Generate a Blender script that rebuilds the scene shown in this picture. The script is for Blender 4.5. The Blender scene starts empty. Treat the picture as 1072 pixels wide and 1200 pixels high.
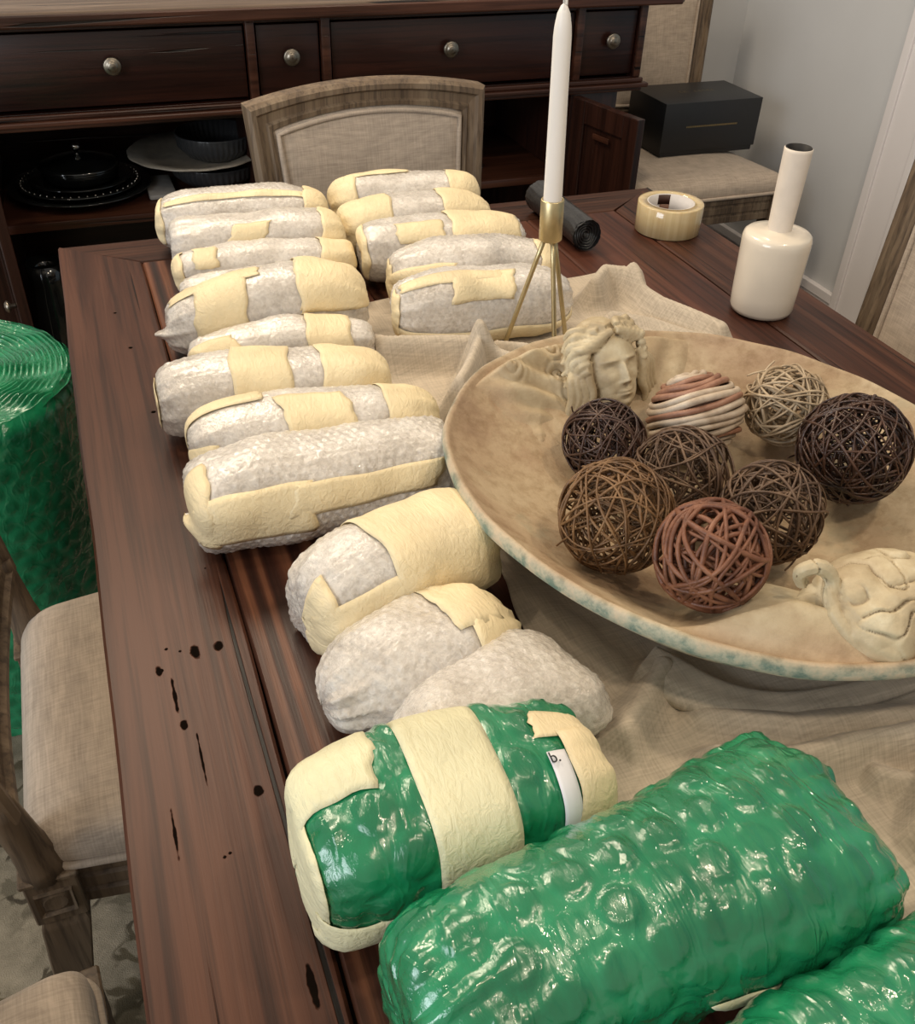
import bpy, bmesh, math, random
import numpy as np
from mathutils import Vector, Matrix, Euler

scene = bpy.context.scene
COL = scene.collection
PI = math.pi

# ------------------------------------------------------------------ camera
yaw, pitch, roll, fpx = 0.38326306, 0.65338103, 0.03891393, 1119.35
ca, sa, cb, sb, cc, sc_ = math.cos(yaw), math.sin(yaw), math.cos(pitch), math.sin(pitch), math.cos(roll), math.sin(roll)
F_ = Vector((sa * cb, ca * cb, -sb))
R_ = Vector((ca, -sa, 0))
U_ = R_.cross(F_)
R2 = R_ * cc + U_ * sc_
U2 = U_ * cc - R_ * sc_
cam_d = bpy.data.cameras.new('camera')
cam = bpy.data.objects.new('camera', cam_d)
COL.objects.link(cam)
cam.matrix_world = Matrix(((R2.x, U2.x, -F_.x, 0), (R2.y, U2.y, -F_.y, 0), (R2.z, U2.z, -F_.z, 1.36), (0, 0, 0, 1)))
cam_d.sensor_fit = 'VERTICAL'
cam_d.sensor_height = 36
cam_d.lens = fpx / 1200 * 36
cam_d.clip_start = 0.02
scene.camera = cam

# ------------------------------------------------------------------ light
w = bpy.data.worlds.new('world')
scene.world = w
w.use_nodes = True
w.node_tree.nodes['Background'].inputs[0].default_value = (1.0, 0.93, 0.84, 1)
w.node_tree.nodes['Background'].inputs[1].default_value = 0.47


def area(name, loc, target, sx, sy, energy, color):
    d = bpy.data.lights.new(name, 'AREA')
    d.shape = 'RECTANGLE'
    d.size, d.size_y = sx, sy
    d.energy = energy
    d.color = color
    o = bpy.data.objects.new(name, d)
    COL.objects.link(o)
    o.location = loc
    o.rotation_euler = (Vector(target) - Vector(loc)).to_track_quat('-Z', 'Y').to_euler()
    return o


area('window_light', (-2.6, -0.4, 1.75), (0.3, 1.0, 0.7), 1.6, 1.5, 68, (0.86, 0.93, 1.0))
area('ceiling_fixture', (-0.15, 2.15, 2.55), (0.35, 0.8, 0.7), 0.9, 0.6, 34, (1.0, 0.84, 0.64))
for i, (x, y) in enumerate(((-0.75, 1.3), (1.35, 2.0), (1.15, 0.35), (0.45, -0.35))):
    d = bpy.data.lights.new('downlight', 'AREA')
    d.shape = 'DISK'
    d.size = 0.13
    d.energy = 7 if y > 1 else 10
    d.color = (1.0, 0.83, 0.62)
    o = bpy.data.objects.new('downlight', d)
    COL.objects.link(o)
    o.location = (x, y, 2.58)

scene.view_settings.view_transform = 'Standard'
scene.view_settings.look = 'None'
scene.view_settings.gamma = 1
scene.view_settings.exposure = -0.14
scene.view_settings.use_curve_mapping = False


# ------------------------------------------------------------------ helpers
def wn(P, seed, freq, n=9):
    r = np.random.default_rng(seed)
    out = np.zeros(P.shape[:-1])
    for _ in range(n):
        k = r.normal(size=3)
        k = k / np.linalg.norm(k) * freq * r.uniform(.55, 1.5)
        out += np.sin(P @ k + r.uniform(0, 6.28))
    return out / math.sqrt(n)


def link(name, me, mat, parent=None, smooth=True):
    if mat is not None and len(me.materials) == 0:
        me.materials.append(mat)
    if smooth:
        me.polygons.foreach_set('use_smooth', np.ones(len(me.polygons), dtype=bool))
    o = bpy.data.objects.new(name, me)
    COL.objects.link(o)
    if parent is not None:
        o.parent = parent
    return o


def pydata(name, V, F, mat, parent=None, smooth=True):
    me = bpy.data.meshes.new(name)
    me.from_pydata([tuple(map(float, v)) for v in V], [], [tuple(map(int, f)) for f in F])
    if len(V) < 30000:
        bm = bmesh.new()
        bm.from_mesh(me)
        bmesh.ops.recalc_face_normals(bm, faces=bm.faces)
        bm.to_mesh(me)
        bm.free()
    me.update()
    return link(name, me, mat, parent, smooth)


def grid_faces(nu, nv, wrapv=False):
    I, J = np.meshgrid(np.arange(nu - 1), np.arange(nv if wrapv else nv - 1), indexing='ij')
    I, J = I.ravel(), J.ravel()
    J2 = (J + 1) % nv
    return np.stack([I * nv + J, (I + 1) * nv + J, (I + 1) * nv + J2, I * nv + J2], 1)


def bmobj(name, bm, mat, parent=None, smooth=False, bevel=0.0, seg=2):
    if bevel:
        bmesh.ops.bevel(bm, geom=[e for e in bm.edges], offset=bevel, segments=seg, profile=.5, affect='EDGES', clamp_overlap=True)
    bmesh.ops.recalc_face_normals(bm, faces=bm.faces)
    me = bpy.data.meshes.new(name)
    bm.to_mesh(me)
    bm.free()
    o = link(name, me, mat, parent, smooth)
    if smooth:
        try:
            me.set_sharp_from_angle(angle=math.radians(40))
        except Exception:
            pass
    return o


def addbox(bm, x0, x1, y0, y1, z0, z1):
    v = [bm.verts.new(p) for p in ((x0, y0, z0), (x1, y0, z0), (x1, y1, z0), (x0, y1, z0), (x0, y0, z1), (x1, y0, z1), (x1, y1, z1), (x0, y1, z1))]
    for f in ((0, 3, 2, 1), (4, 5, 6, 7), (0, 1, 5, 4), (1, 2, 6, 5), (2, 3, 7, 6), (3, 0, 4, 7)):
        bm.faces.new([v[i] for i in f])


def box(name, x0, x1, y0, y1, z0, z1, mat, parent=None, bevel=0.003, smooth=True):
    bm = bmesh.new()
    addbox(bm, x0, x1, y0, y1, z0, z1)
    return bmobj(name, bm, mat, parent, smooth=smooth, bevel=bevel)


def lathe_geo(profile, n=40, cx=0, cy=0, sx=1, sy=1, ripple=None):
    V = []
    for (r, z) in profile:
        for k in range(n):
            a = 2 * PI * k / n
            rr = r * (ripple(a, z) if ripple else 1)
            V.append((cx + sx * rr * math.cos(a), cy + sy * rr * math.sin(a), z))
    F = grid_faces(len(profile), n, True).tolist()
    return V, [f[::-1] for f in F]


def lathe(name, profile, mat, parent=None, n=40, cx=0, cy=0, ripple=None, loc=None):
    V, F = lathe_geo(profile, n, cx, cy, ripple=ripple)
    o = pydata(name, V, F, mat, parent)
    if loc:
        o.location = loc
    return o


def tube_geo(P, r, ns=8, closed=False, caps=True, twist=None):
    P = np.asarray(P, float)
    n = len(P)
    r = np.broadcast_to(np.asarray(r, float), (n,))
    if closed:
        T = np.roll(P, -1, 0) - np.roll(P, 1, 0)
    else:
        T = np.gradient(P, axis=0)
    T /= np.linalg.norm(T, axis=1)[:, None] + 1e-12
    up = np.array([0, 0, 1.0]) if abs(T[0, 2]) < .9 else np.array([1.0, 0, 0])
    N = np.zeros_like(P)
    nrm = up - T[0] * (up @ T[0])
    for i in range(n):
        nrm = nrm - T[i] * (nrm @ T[i])
        nrm /= np.linalg.norm(nrm) + 1e-12
        N[i] = nrm
    B = np.cross(T, N)
    A = np.linspace(0, 2 * PI, ns, endpoint=False)
    V = (P[:, None, :] + r[:, None, None] * (np.cos(A)[None, :, None] * N[:, None, :] + np.sin(A)[None, :, None] * B[:, None, :])).reshape(-1, 3)
    F = grid_faces(n, ns, True).tolist()
    if closed:
        # match the last ring to the first with the smallest twist
        last, first = V[(n - 1) * ns:], V[:ns]
        sh = min(range(ns), key=lambda s: np.linalg.norm(np.roll(first, -s, 0) - last))
        for j in range(ns):
            j2 = (j + 1) % ns
            F.append([(n - 1) * ns + j, (j + sh) % ns, (j2 + sh) % ns, (n - 1) * ns + j2])
    elif caps:
        F.append(list(range(ns)))
        F.append([(n - 1) * ns + j for j in range(ns)][::-1])
    return V, F


def join_geo(parts):
    V, F, k = [], [], 0
    for v, f in parts:
        V.append(np.asarray(v, float))
        F += [[i + k for i in q] for q in f]
        k += len(v)
    return np.concatenate(V), F


def tube(name, P, r, mat, parent=None, ns=8, closed=False):
    V, F = tube_geo(P, r, ns, closed)
    return pydata(name, V, F, mat, parent)


def catmull(P, n=10, closed=False):
    P = np.asarray(P, float)
    out = []
    m = len(P)
    for i in range(m if closed else m - 1):
        if closed:
            a, b, c, d = P[i - 1], P[i], P[(i + 1) % m], P[(i + 2) % m]
        else:
            a, b, c, d = P[max(i - 1, 0)], P[i], P[i + 1], P[min(i + 2, m - 1)]
        for t in np.linspace(0, 1, n, endpoint=False):
            out.append(.5 * ((2 * b) + (-a + c) * t + (2 * a - 5 * b + 4 * c - d) * t * t + (-a + 3 * b - 3 * c + d) * t ** 3))
    if not closed:
        out.append(P[-1])
    return np.array(out)


def thing(name, label, cat, loc=(0, 0, 0), rz=0, group=None):
    o = bpy.data.objects.new(name, None)
    COL.objects.link(o)
    o.empty_display_size = .05
    o.location = loc
    o.rotation_euler = (0, 0, rz)
    return tag(o, label, cat, group)


def tag(o, label, cat, group=None):
    o['label'] = label
    o['category'] = cat
    if group:
        o['group'] = group
    return o


def struct(o):
    o['kind'] = 'structure'
    return o


def copy_tree(o, parent=None):
    c = o.copy()
    COL.objects.link(c)
    if parent is not None:
        c.parent = parent
    for ch in list(o.children):
        copy_tree(ch, c)
    return c


# ------------------------------------------------------------------ materials
def new_mat(name):
    m = bpy.data.materials.new(name)
    m.use_nodes = True
    nt = m.node_tree
    return m, nt, nt.nodes['Principled BSDF']


def nd(nt, t, **kw):
    n = nt.nodes.new(t)
    for k, v in kw.items():
        setattr(n, k, v)
    return n


def coords(nt, scale=(1, 1, 1), rot=(0, 0, 0), offs_random=False):
    tc = nd(nt, 'ShaderNodeTexCoord')
    mp = nd(nt, 'ShaderNodeMapping')
    mp.inputs['Scale'].default_value = scale
    mp.inputs['Rotation'].default_value = rot
    if offs_random:
        oi = nd(nt, 'ShaderNodeObjectInfo')
        mu = nd(nt, 'ShaderNodeVectorMath', operation='MULTIPLY_ADD')
        cx = nd(nt, 'ShaderNodeCombineXYZ')
        for k in range(3):
            nt.links.new(oi.outputs['Random'], cx.inputs[k])
        nt.links.new(cx.outputs[0], mu.inputs[0])
        mu.inputs[1].default_value = (7, 5, 3)
        nt.links.new(tc.outputs['Object'], mu.inputs[2])
        nt.links.new(mu.outputs[0], mp.inputs['Vector'])
    else:
        nt.links.new(tc.outputs['Object'], mp.inputs['Vector'])
    return mp.outputs[0]


def noise(nt, vec, scale, detail=4, rough=.55, dist=0.0):
    n = nd(nt, 'ShaderNodeTexNoise')
    n.inputs['Scale'].default_value = scale
    n.inputs['Detail'].default_value = detail
    n.inputs['Roughness'].default_value = rough
    n.inputs['Distortion'].default_value = dist
    nt.links.new(vec, n.inputs['Vector'])
    return n.outputs['Fac']


def ramp(nt, fac, stops, interp='LINEAR'):
    r = nd(nt, 'ShaderNodeValToRGB')
    r.color_ramp.interpolation = interp
    e = r.color_ramp.elements
    while len(e) < len(stops):
        e.new(.5)
    for q, (p, c) in zip(e, stops):
        q.position = p
        q.color = (*c, 1) if len(c) == 3 else c
    nt.links.new(fac, r.inputs[0])
    return r.outputs[0]


def mixc(nt, fac, a, b, mode='MIX'):
    m = nd(nt, 'ShaderNodeMix', data_type='RGBA', blend_type=mode)
    for s, v in ((m.inputs[0], fac), (m.inputs[6], a), (m.inputs[7], b)):
        if hasattr(v, 'is_output') or isinstance(v, bpy.types.NodeSocket):
            nt.links.new(v, s)
        elif isinstance(v, (tuple, list)):
            s.default_value = (*v, 1)
        else:
            s.default_value = v
    return m.outputs[2]


def math_(nt, op, a, b=None, clamp=False):
    m = nd(nt, 'ShaderNodeMath', operation=op)
    m.use_clamp = clamp
    for s, v in ((m.inputs[0], a), (m.inputs[1], b)):
        if v is None:
            continue
        if isinstance(v, bpy.types.NodeSocket):
            nt.links.new(v, s)
        else:
            s.default_value = v
    return m.outputs[0]


def bump(nt, b, h, strength=.3, dist=.01):
    n = nd(nt, 'ShaderNodeBump')
    n.inputs['Strength'].default_value = strength
    n.inputs['Distance'].default_value = dist
    nt.links.new(h, n.inputs['Height'])
    nt.links.new(n.outputs[0], b.inputs['Normal'])
    return n


def plain(name, col, rough=.5, metal=0.0, spec=.5, coat=0.0, nscale=0, namt=.12, bstr=0, **kw):
    m, nt, b = new_mat(name)
    b.inputs['Roughness'].default_value = rough
    b.inputs['Metallic'].default_value = metal
    b.inputs['Specular IOR Level'].default_value = spec
    b.inputs['Coat Weight'].default_value = coat
    if nscale:
        v = coords(nt)
        f = noise(nt, v, nscale, 5)
        c = ramp(nt, f, [(.25, tuple(x * (1 - namt) for x in col)), (.75, tuple(min(1, x * (1 + namt)) for x in col))])
        nt.links.new(c, b.inputs['Base Color'])
        if bstr:
            bump(nt, b, f, bstr, .004)
    else:
        b.inputs['Base Color'].default_value = (*col, 1)
    return m


def wood(name, dark, mid, light, axis='y', rough=.38, grain=26, stretch=.06, cracks=True, bstr=.25, holes=None, spec=.5, zebra=0.0):
    m, nt, b = new_mat(name)
    s = {'x': (stretch, 1, 1), 'y': (1, stretch, 1), 'z': (1, 1, stretch)}[axis]
    v = coords(nt, s, offs_random=True)
    f1 = noise(nt, v, grain, 6, .62, .5)
    f2 = noise(nt, v, grain * .22, 3, .5, 1.0)
    c = ramp(nt, f1, [(.34, dark), (.5, mid), (.64, light)])
    c2 = ramp(nt, f2, [(.3, tuple(x * .55 for x in mid)), (.7, tuple(x * 1.25 for x in mid))])
    c = mixc(nt, .45, c, c2)
    if zebra:
        wv = nd(nt, 'ShaderNodeTexWave', wave_type='BANDS', bands_direction='X', wave_profile='SIN')
        wv.inputs['Scale'].default_value = 14
        wv.inputs['Distortion'].default_value = 7
        wv.inputs['Detail'].default_value = 3
        wv.inputs['Detail Scale'].default_value = 1.2
        nt.links.new(v, wv.inputs['Vector'])
        zc = ramp(nt, wv.outputs['Fac'], [(.15, dark), (.55, mid), (.9, light)])
        c = mixc(nt, zebra, c, zc)
    s3 = {'x': (.02, 1, 1), 'y': (1, .02, 1), 'z': (1, 1, .02)}[axis]
    f3 = noise(nt, coords(nt, s3, offs_random=True), 130, 3, .6)
    st = ramp(nt, f3, [(.36, (.38, .36, .36)), (.52, (1, 1, 1))])
    c = mixc(nt, .75, c, st, 'MULTIPLY')
    h = math_(nt, 'ADD', f1, math_(nt, 'MULTIPLY', f3, .6))
    if cracks:
        s2 = {'x': (.018, 1, 1), 'y': (1, .018, 1), 'z': (1, 1, .018)}[axis]
        vc = coords(nt, s2, offs_random=True)
        fc = noise(nt, vc, 75, 2, .5, .4)
        k = ramp(nt, fc, [(.30, (1, 1, 1)), (.325, (0, 0, 0))])
        c = mixc(nt, k, c, tuple(x * .18 for x in dark))
        h = math_(nt, 'SUBTRACT', f1, math_(nt, 'MULTIPLY', k, 1.6))
    if holes:
        tc = nd(nt, 'ShaderNodeTexCoord')
        wob = noise(nt, tc.outputs['Object'], 90, 2)
        acc = None
        for (hx, hy, hr, el) in holes:
            d = nd(nt, 'ShaderNodeVectorMath', operation='SUBTRACT')
            nt.links.new(tc.outputs['Object'], d.inputs[0])
            d.inputs[1].default_value = (hx, hy, 0)
            sc = nd(nt, 'ShaderNodeVectorMath', operation='MULTIPLY')
            nt.links.new(d.outputs[0], sc.inputs[0])
            sc.inputs[1].default_value = (1.45 / hr, 1.45 / (hr * el), 0)
            ln = nd(nt, 'ShaderNodeVectorMath', operation='LENGTH')
            nt.links.new(sc.outputs[0], ln.inputs[0])
            q = math_(nt, 'ADD', ln.outputs['Value'], math_(nt, 'MULTIPLY', math_(nt, 'SUBTRACT', wob, .5), 1.8))
            acc = q if acc is None else math_(nt, 'MINIMUM', acc, q)
        k = ramp(nt, acc, [(.75, (1, 1, 1)), (1.0, (0, 0, 0))])
        c = mixc(nt, k, c, (.006, .004, .003))
        h = math_(nt, 'SUBTRACT', h, math_(nt, 'MULTIPLY', k, 1.5))
        nt.links.new(math_(nt, 'MULTIPLY', math_(nt, 'SUBTRACT', 1.0, k), spec), b.inputs['Specular IOR Level'])
    nt.links.new(c, b.inputs['Base Color'])
    b.inputs['Roughness'].default_value = rough
    if not holes:
        b.inputs['Specular IOR Level'].default_value = spec
    bump(nt, b, h, bstr, .003)
    return m


def linen(name, col, scale=520, bstr=.35, var=.16):
    m, nt, b = new_mat(name)
    v1 = coords(nt, (1, .05, .05))
    v2 = coords(nt, (.05, 1, .05))
    v3 = coords(nt, (.05, .05, 1))
    a = noise(nt, v1, scale, 2)
    c_ = noise(nt, v2, scale, 2)
    d = noise(nt, v3, scale, 2)
    s = math_(nt, 'ADD', math_(nt, 'ADD', a, c_), d)
    s = math_(nt, 'MULTIPLY', s, .3333)
    big = noise(nt, coords(nt), 6, 3)
    s2 = math_(nt, 'ADD', s, math_(nt, 'MULTIPLY', math_(nt, 'SUBTRACT', big, .5), .18))
    c = ramp(nt, s2, [(.36, tuple(x * (1 - var * 1.6) for x in col)), (.64, tuple(min(1, x * (1 + var)) for x in col))])
    nt.links.new(c, b.inputs['Base Color'])
    b.inputs['Roughness'].default_value = .9
    b.inputs['Specular IOR Level'].default_value = .15
    b.inputs['Sheen Weight'].default_value = .15
    bump(nt, b, s, bstr, .0015)
    return m


def bubble_white():
    m, nt, b = new_mat('clear_bubble_wrap')
    at = nd(nt, 'ShaderNodeAttribute', attribute_name='bub')
    v = coords(nt, offs_random=True)
    f = noise(nt, v, 38, 4, .6)
    g = noise(nt, v, 210, 3, .6)
    c = ramp(nt, f, [(.3, (.56, .495, .42)), (.5, (.70, .635, .555)), (.72, (.82, .765, .69))])
    c = mixc(nt, math_(nt, 'MULTIPLY', at.outputs['Fac'], .4), c, (.86, .81, .74))
    k = ramp(nt, g, [(.34, (.76, .745, .73)), (.56, (1, 1, 1))])
    c = mixc(nt, .8, c, k, 'MULTIPLY')
    nt.links.new(c, b.inputs['Base Color'])
    b.inputs['Roughness'].default_value = .30
    b.inputs['Specular IOR Level'].default_value = .55
    b.inputs['Coat Weight'].default_value = 1.0
    b.inputs['Coat Roughness'].default_value = .06
    b.inputs['Subsurface Weight'].default_value = .10
    b.inputs['Subsurface Radius'].default_value = (.02, .018, .015)
    b.inputs['Subsurface Scale'].default_value = .3
    b.inputs['Transmission Weight'].default_value = .18
    b.inputs['IOR'].default_value = 1.35
    n = bump(nt, b, g, .45, .003)
    gl = noise(nt, v, 250, 3, .65, .5)
    n2 = nd(nt, 'ShaderNodeBump')
    n2.inputs['Strength'].default_value = .95
    n2.inputs['Distance'].default_value = .006
    nt.links.new(gl, n2.inputs['Height'])
    nt.links.new(n.outputs[0], n2.inputs['Normal'])
    nt.links.new(n2.outputs[0], b.inputs['Coat Normal'])
    return m


def bubble_green():
    m, nt, b = new_mat('green_bubble_wrap')
    at = nd(nt, 'ShaderNodeAttribute', attribute_name='bub')
    v = coords(nt, (1, 1, 1), offs_random=True)
    f = noise(nt, v, 16, 4, .6)
    vs = coords(nt, (1.0, .35, .6), offs_random=True)
    g = noise(nt, vs, 120, 4, .65, 1.5)
    c = ramp(nt, f, [(.28, (.004, .13, .050)), (.5, (.009, .21, .085)), (.75, (.030, .30, .135))])
    c = mixc(nt, math_(nt, 'MULTIPLY', at.outputs['Fac'], .55), c, (.004, .12, .046))
    nt.links.new(c, b.inputs['Base Color'])
    b.inputs['Roughness'].default_value = .26
    b.inputs['Specular IOR Level'].default_value = .5
    b.inputs['Coat Weight'].default_value = 1.0
    b.inputs['Coat Roughness'].default_value = .05
    b.inputs['Subsurface Weight'].default_value = .08
    b.inputs['Subsurface Radius'].default_value = (.004, .02, .01)
    b.inputs['Subsurface Scale'].default_value = .3
    rd = math_(nt, 'ABSOLUTE', math_(nt, 'SUBTRACT', noise(nt, vs, 40, 2, .5, .7), .5))
    hh = math_(nt, 'SUBTRACT', math_(nt, 'MULTIPLY', g, .35), math_(nt, 'MINIMUM', math_(nt, 'MULTIPLY', rd, 6), .5))
    n = bump(nt, b, hh, .16, .006)
    n3 = nd(nt, 'ShaderNodeBump')
    n3.inputs['Strength'].default_value = .38
    n3.inputs['Distance'].default_value = .008
    nt.links.new(hh, n3.inputs['Height'])
    nt.links.new(n3.outputs[0], b.inputs['Coat Normal'])
    return m


def tape_mat(name, col):
    m, nt, b = new_mat(name)
    v = coords(nt, offs_random=True)
    f = noise(nt, v, 22, 4, .55)
    g = noise(nt, coords(nt, (1, .3, 1), offs_random=True), 160, 4, .6, .8)
    c = ramp(nt, f, [(.3, tuple(x * .88 for x in col)), (.7, tuple(min(1, x * 1.08) for x in col))])
    nt.links.new(c, b.inputs['Base Color'])
    b.inputs['Roughness'].default_value = .5
    b.inputs['Specular IOR Level'].default_value = .3
    b.inputs['Subsurface Weight'].default_value = .06
    b.inputs['Subsurface Radius'].default_value = (.02, .015, .01)
    b.inputs['Subsurface Scale'].default_value = .2
    bump(nt, b, g, .5, .004)
    return m


def plaster():
    m, nt, b = new_mat('aged_plaster')
    v = coords(nt)
    f = noise(nt, v, 9, 6, .6, .6)
    g = noise(nt, v, 60, 5, .65)
    h = noise(nt, v, 300, 3, .6)
    c = ramp(nt, f, [(.25, (.27, .17, .105)), (.45, (.39, .275, .17)), (.6, (.47, .36, .23)), (.8, (.54, .45, .31))])
    k = ramp(nt, g, [(.32, (.55, .47, .36)), (.55, (1, 1, 1))])
    c = mixc(nt, .55, c, k, 'MULTIPLY')
    pa = noise(nt, v, 14, 5, .65)
    pk = ramp(nt, pa, [(.58, (0, 0, 0)), (.68, (1, 1, 1))])
    c = mixc(nt, math_(nt, 'MULTIPLY', pk, .35), c, (.30, .29, .20))
    # verdigris and chips belong to the outside of the rim
    at = nd(nt, 'ShaderNodeAttribute', attribute_name='rim')
    sp = ramp(nt, g, [(.40, (.16, .24, .20)), (.52, (.42, .42, .32)), (.66, (.60, .50, .36))])
    c = mixc(nt, at.outputs['Fac'], c, sp)
    ac = nd(nt, 'ShaderNodeAttribute', attribute_name='carved')
    cf = noise(nt, v, 26, 5, .6)
    cc_ = ramp(nt, cf, [(.3, (.36, .27, .16)), (.55, (.51, .42, .27)), (.78, (.66, .59, .42))])
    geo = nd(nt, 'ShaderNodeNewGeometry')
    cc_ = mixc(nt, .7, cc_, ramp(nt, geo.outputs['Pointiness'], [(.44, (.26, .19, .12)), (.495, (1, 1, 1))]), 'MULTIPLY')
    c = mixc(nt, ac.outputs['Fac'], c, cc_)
    nt.links.new(c, b.inputs['Base Color'])
    b.inputs['Roughness'].default_value = .55
    b.inputs['Specular IOR Level'].default_value = .35
    hh = math_(nt, 'ADD', g, math_(nt, 'MULTIPLY', h, .3))
    bump(nt, b, hh, .35, .003)
    return m


def relief_mat():
    m, nt, b = new_mat('carved_plaster')
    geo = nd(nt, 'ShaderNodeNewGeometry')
    v = coords(nt)
    f = noise(nt, v, 26, 5, .6)
    c = ramp(nt, f, [(.3, (.34, .255, .15)), (.55, (.50, .41, .26)), (.78, (.66, .59, .42))])
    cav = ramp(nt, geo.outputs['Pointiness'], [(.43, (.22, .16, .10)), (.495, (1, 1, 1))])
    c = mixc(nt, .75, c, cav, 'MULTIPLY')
    nt.links.new(c, b.inputs['Base Color'])
    b.inputs['Roughness'].default_value = .5
    b.inputs['Specular IOR Level'].default_value = .4
    bump(nt, b, noise(nt, v, 220, 4, .6), .3, .002)
    return m


def rug_mat():
    m, nt, b = new_mat('floral_rug')
    v = coords(nt)
    d = noise(nt, v, 5, 3)
    wv = nd(nt, 'ShaderNodeTexNoise')
    nt.links.new(v, wv.inputs['Vector'])
    wv.inputs['Scale'].default_value = 17
    mv = nd(nt, 'ShaderNodeVectorMath', operation='MULTIPLY_ADD')
    nt.links.new(wv.outputs['Color'], mv.inputs[0])
    mv.inputs[1].default_value = (.085, .085, 0)
    nt.links.new(v, mv.inputs[2])
    vo = nd(nt, 'ShaderNodeTexVoronoi', feature='DISTANCE_TO_EDGE')
    vo.inputs['Scale'].default_value = 24
    nt.links.new(mv.outputs[0], vo.inputs['Vector'])
    lines = ramp(nt, vo.outputs['Distance'], [(.07, (1, 1, 1)), (.12, (0, 0, 0))])
    vb = nd(nt, 'ShaderNodeTexVoronoi', feature='F1')
    vb.inputs['Scale'].default_value = 5.2
    nt.links.new(mv.outputs[0], vb.inputs['Vector'])
    mk = noise(nt, mv.outputs[0], 8, 2)
    mask = ramp(nt, mk, [(.50, (0, 0, 0)), (.53, (1, 1, 1))])
    fl = noise(nt, v, 40, 4)
    base = ramp(nt, fl, [(.3, (.155, .135, .100)), (.7, (.26, .225, .17))])
    leaf = ramp(nt, d, [(.4, (.035, .028, .02)), (.6, (.085, .068, .04))])
    c = mixc(nt, math_(nt, 'MULTIPLY', math_(nt, 'MULTIPLY', lines, mask), .85), base, leaf)
    core = ramp(nt, noise(nt, mv.outputs[0], 13, 3), [(.60, (0, 0, 0)), (.63, (1, 1, 1))])
    c = mixc(nt, math_(nt, 'MULTIPLY', core, math_(nt, 'MULTIPLY', fl, 1.1)), c, (.05, .045, .03))
    nt.links.new(c, b.inputs['Base Color'])
    b.inputs['Roughness'].default_value = .95
    b.inputs['Specular IOR Level'].default_value = .1
    bump(nt, b, noise(nt, v, 500, 2), .5, .004)
    return m


HOLES = [(.002, 1.30, .0035, 1), (.012, 1.19, .005, 1.0), (.022, 1.02, .004, 1), (-.02, .60, .003, 1), (.03, .80, .0025, 1.2),
         (.030, .613, .006, 1.4), (.010, .613, .006, 2.2), (-.002, .618, .0025, 1), (-.013, .624, .002, 1), (-.022, .598, .004, 2.2),
         (-.010, .535, .004, 2.0), (.033, .455, .0045, 1.4), (.004, .410, .0026, 1), (.000, .408, .0026, 1), (.046, .345, .003, 1),
         (.036, .300, .0035, 7), (.041, .245, .003, 6), (-.013, .57, .0022, 14), (.035, .72, .0018, 1), (-.03, .44, .0018, 16), (-.002, .50, .0015, 25)]
M = {}
M['frame_wood'] = wood('dark_table_wood', (.014, .005, .003), (.056, .0195, .0105), (.115, .046, .026), 'y', .42, 30, .035, True, .35, HOLES, .22)
M['frame_wood_x'] = wood('dark_table_wood_cross', (.014, .005, .003), (.058, .022, .012), (.110, .048, .028), 'x', .42, 30, .035, True, .3, None, .18)
M['plank_wood'] = wood('striped_table_plank', (.018, .006, .004), (.075, .024, .012), (.19, .072, .034), 'y', .42, 34, .03, False, .25, None, .3, .6)
M['plank_wood2'] = wood('red_table_plank', (.030, .009, .006), (.085, .028, .016), (.14, .054, .031), 'y', .44, 22, .04, True, .2, None, .28)
M['sideboard_wood'] = wood('mahogany', (.009, .003, .002), (.026, .0075, .0045), (.052, .015, .008), 'x', .32, 22, .08, True, .3)
M['sideboard_edge'] = wood('mahogany_edge', (.022, .008, .005), (.062, .022, .012), (.12, .046, .026), 'x', .32, 22, .08, True, .3)
M['sideboard_wood_z'] = wood('mahogany_upright', (.010, .0035, .0025), (.030, .010, .006), (.055, .019, .011), 'z', .35, 22, .08, True, .25)
M['sideboard_top'] = wood('worn_mahogany_top', (.05, .03, .02), (.13, .085, .055), (.24, .18, .14), 'x', .35, 18, .08, True, .3)
M['oak'] = wood('weathered_oak', (.075, .048, .028), (.155, .105, .064), (.25, .185, .12), 'z', .6, 30, .06, False, .25)
M['oak_edge'] = M['oak']
M['linen_chair'] = linen('oatmeal_linen', (.47, .385, .305))
M['linen_cloth'] = linen('natural_linen', (.50, .425, .33), 520, .45, .15)
M['bw'] = bubble_white()
M['bg'] = bubble_green()
M['tape'] = tape_mat('cream_masking_tape', (.82, .675, .42))
M['tape_green'] = tape_mat('pale_masking_tape', (.74, .69, .45))
M['plaster'] = plaster()
M['relief'] = relief_mat()
M['wall'] = plain('grey_paint', (.56, .56, .56), .8, spec=.2, nscale=3, namt=.04)
M['trim'] = plain('white_trim_paint', (.74, .70, .69), .45, nscale=4, namt=.03)
M['blue'] = plain('pale_blue_paint', (.40, .52, .63), .7, spec=.2, nscale=3, namt=.05)
M['floor'] = wood('floor_boards', (.03, .018, .011), (.075, .045, .028), (.12, .075, .048), 'y', .4, 16, .06, True, .2)
M['rug'] = rug_mat()
M['black_card'] = plain('black_card', (.012, .013, .015), .45, nscale=60, namt=.1)
M['gold'] = plain('gold_foil', (.36, .27, .13), .35, 1.0)
M['brass'] = plain('brushed_brass', (.56, .46, .26), .42, 1.0, nscale=90, namt=.12)
M['wax'] = plain('white_wax', (.80, .755, .70), .42, spec=.4, nscale=14, namt=.03)
M['cream_glaze'] = plain('cream_glaze', (.74, .655, .535), .22, coat=.4, nscale=12, namt=.04)
M['cream_matte'] = plain('cream_bisque', (.70, .615, .52), .6, nscale=40, namt=.06)
M['black'] = plain('black_hollow', (.008, .006, .005), .6)
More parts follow.
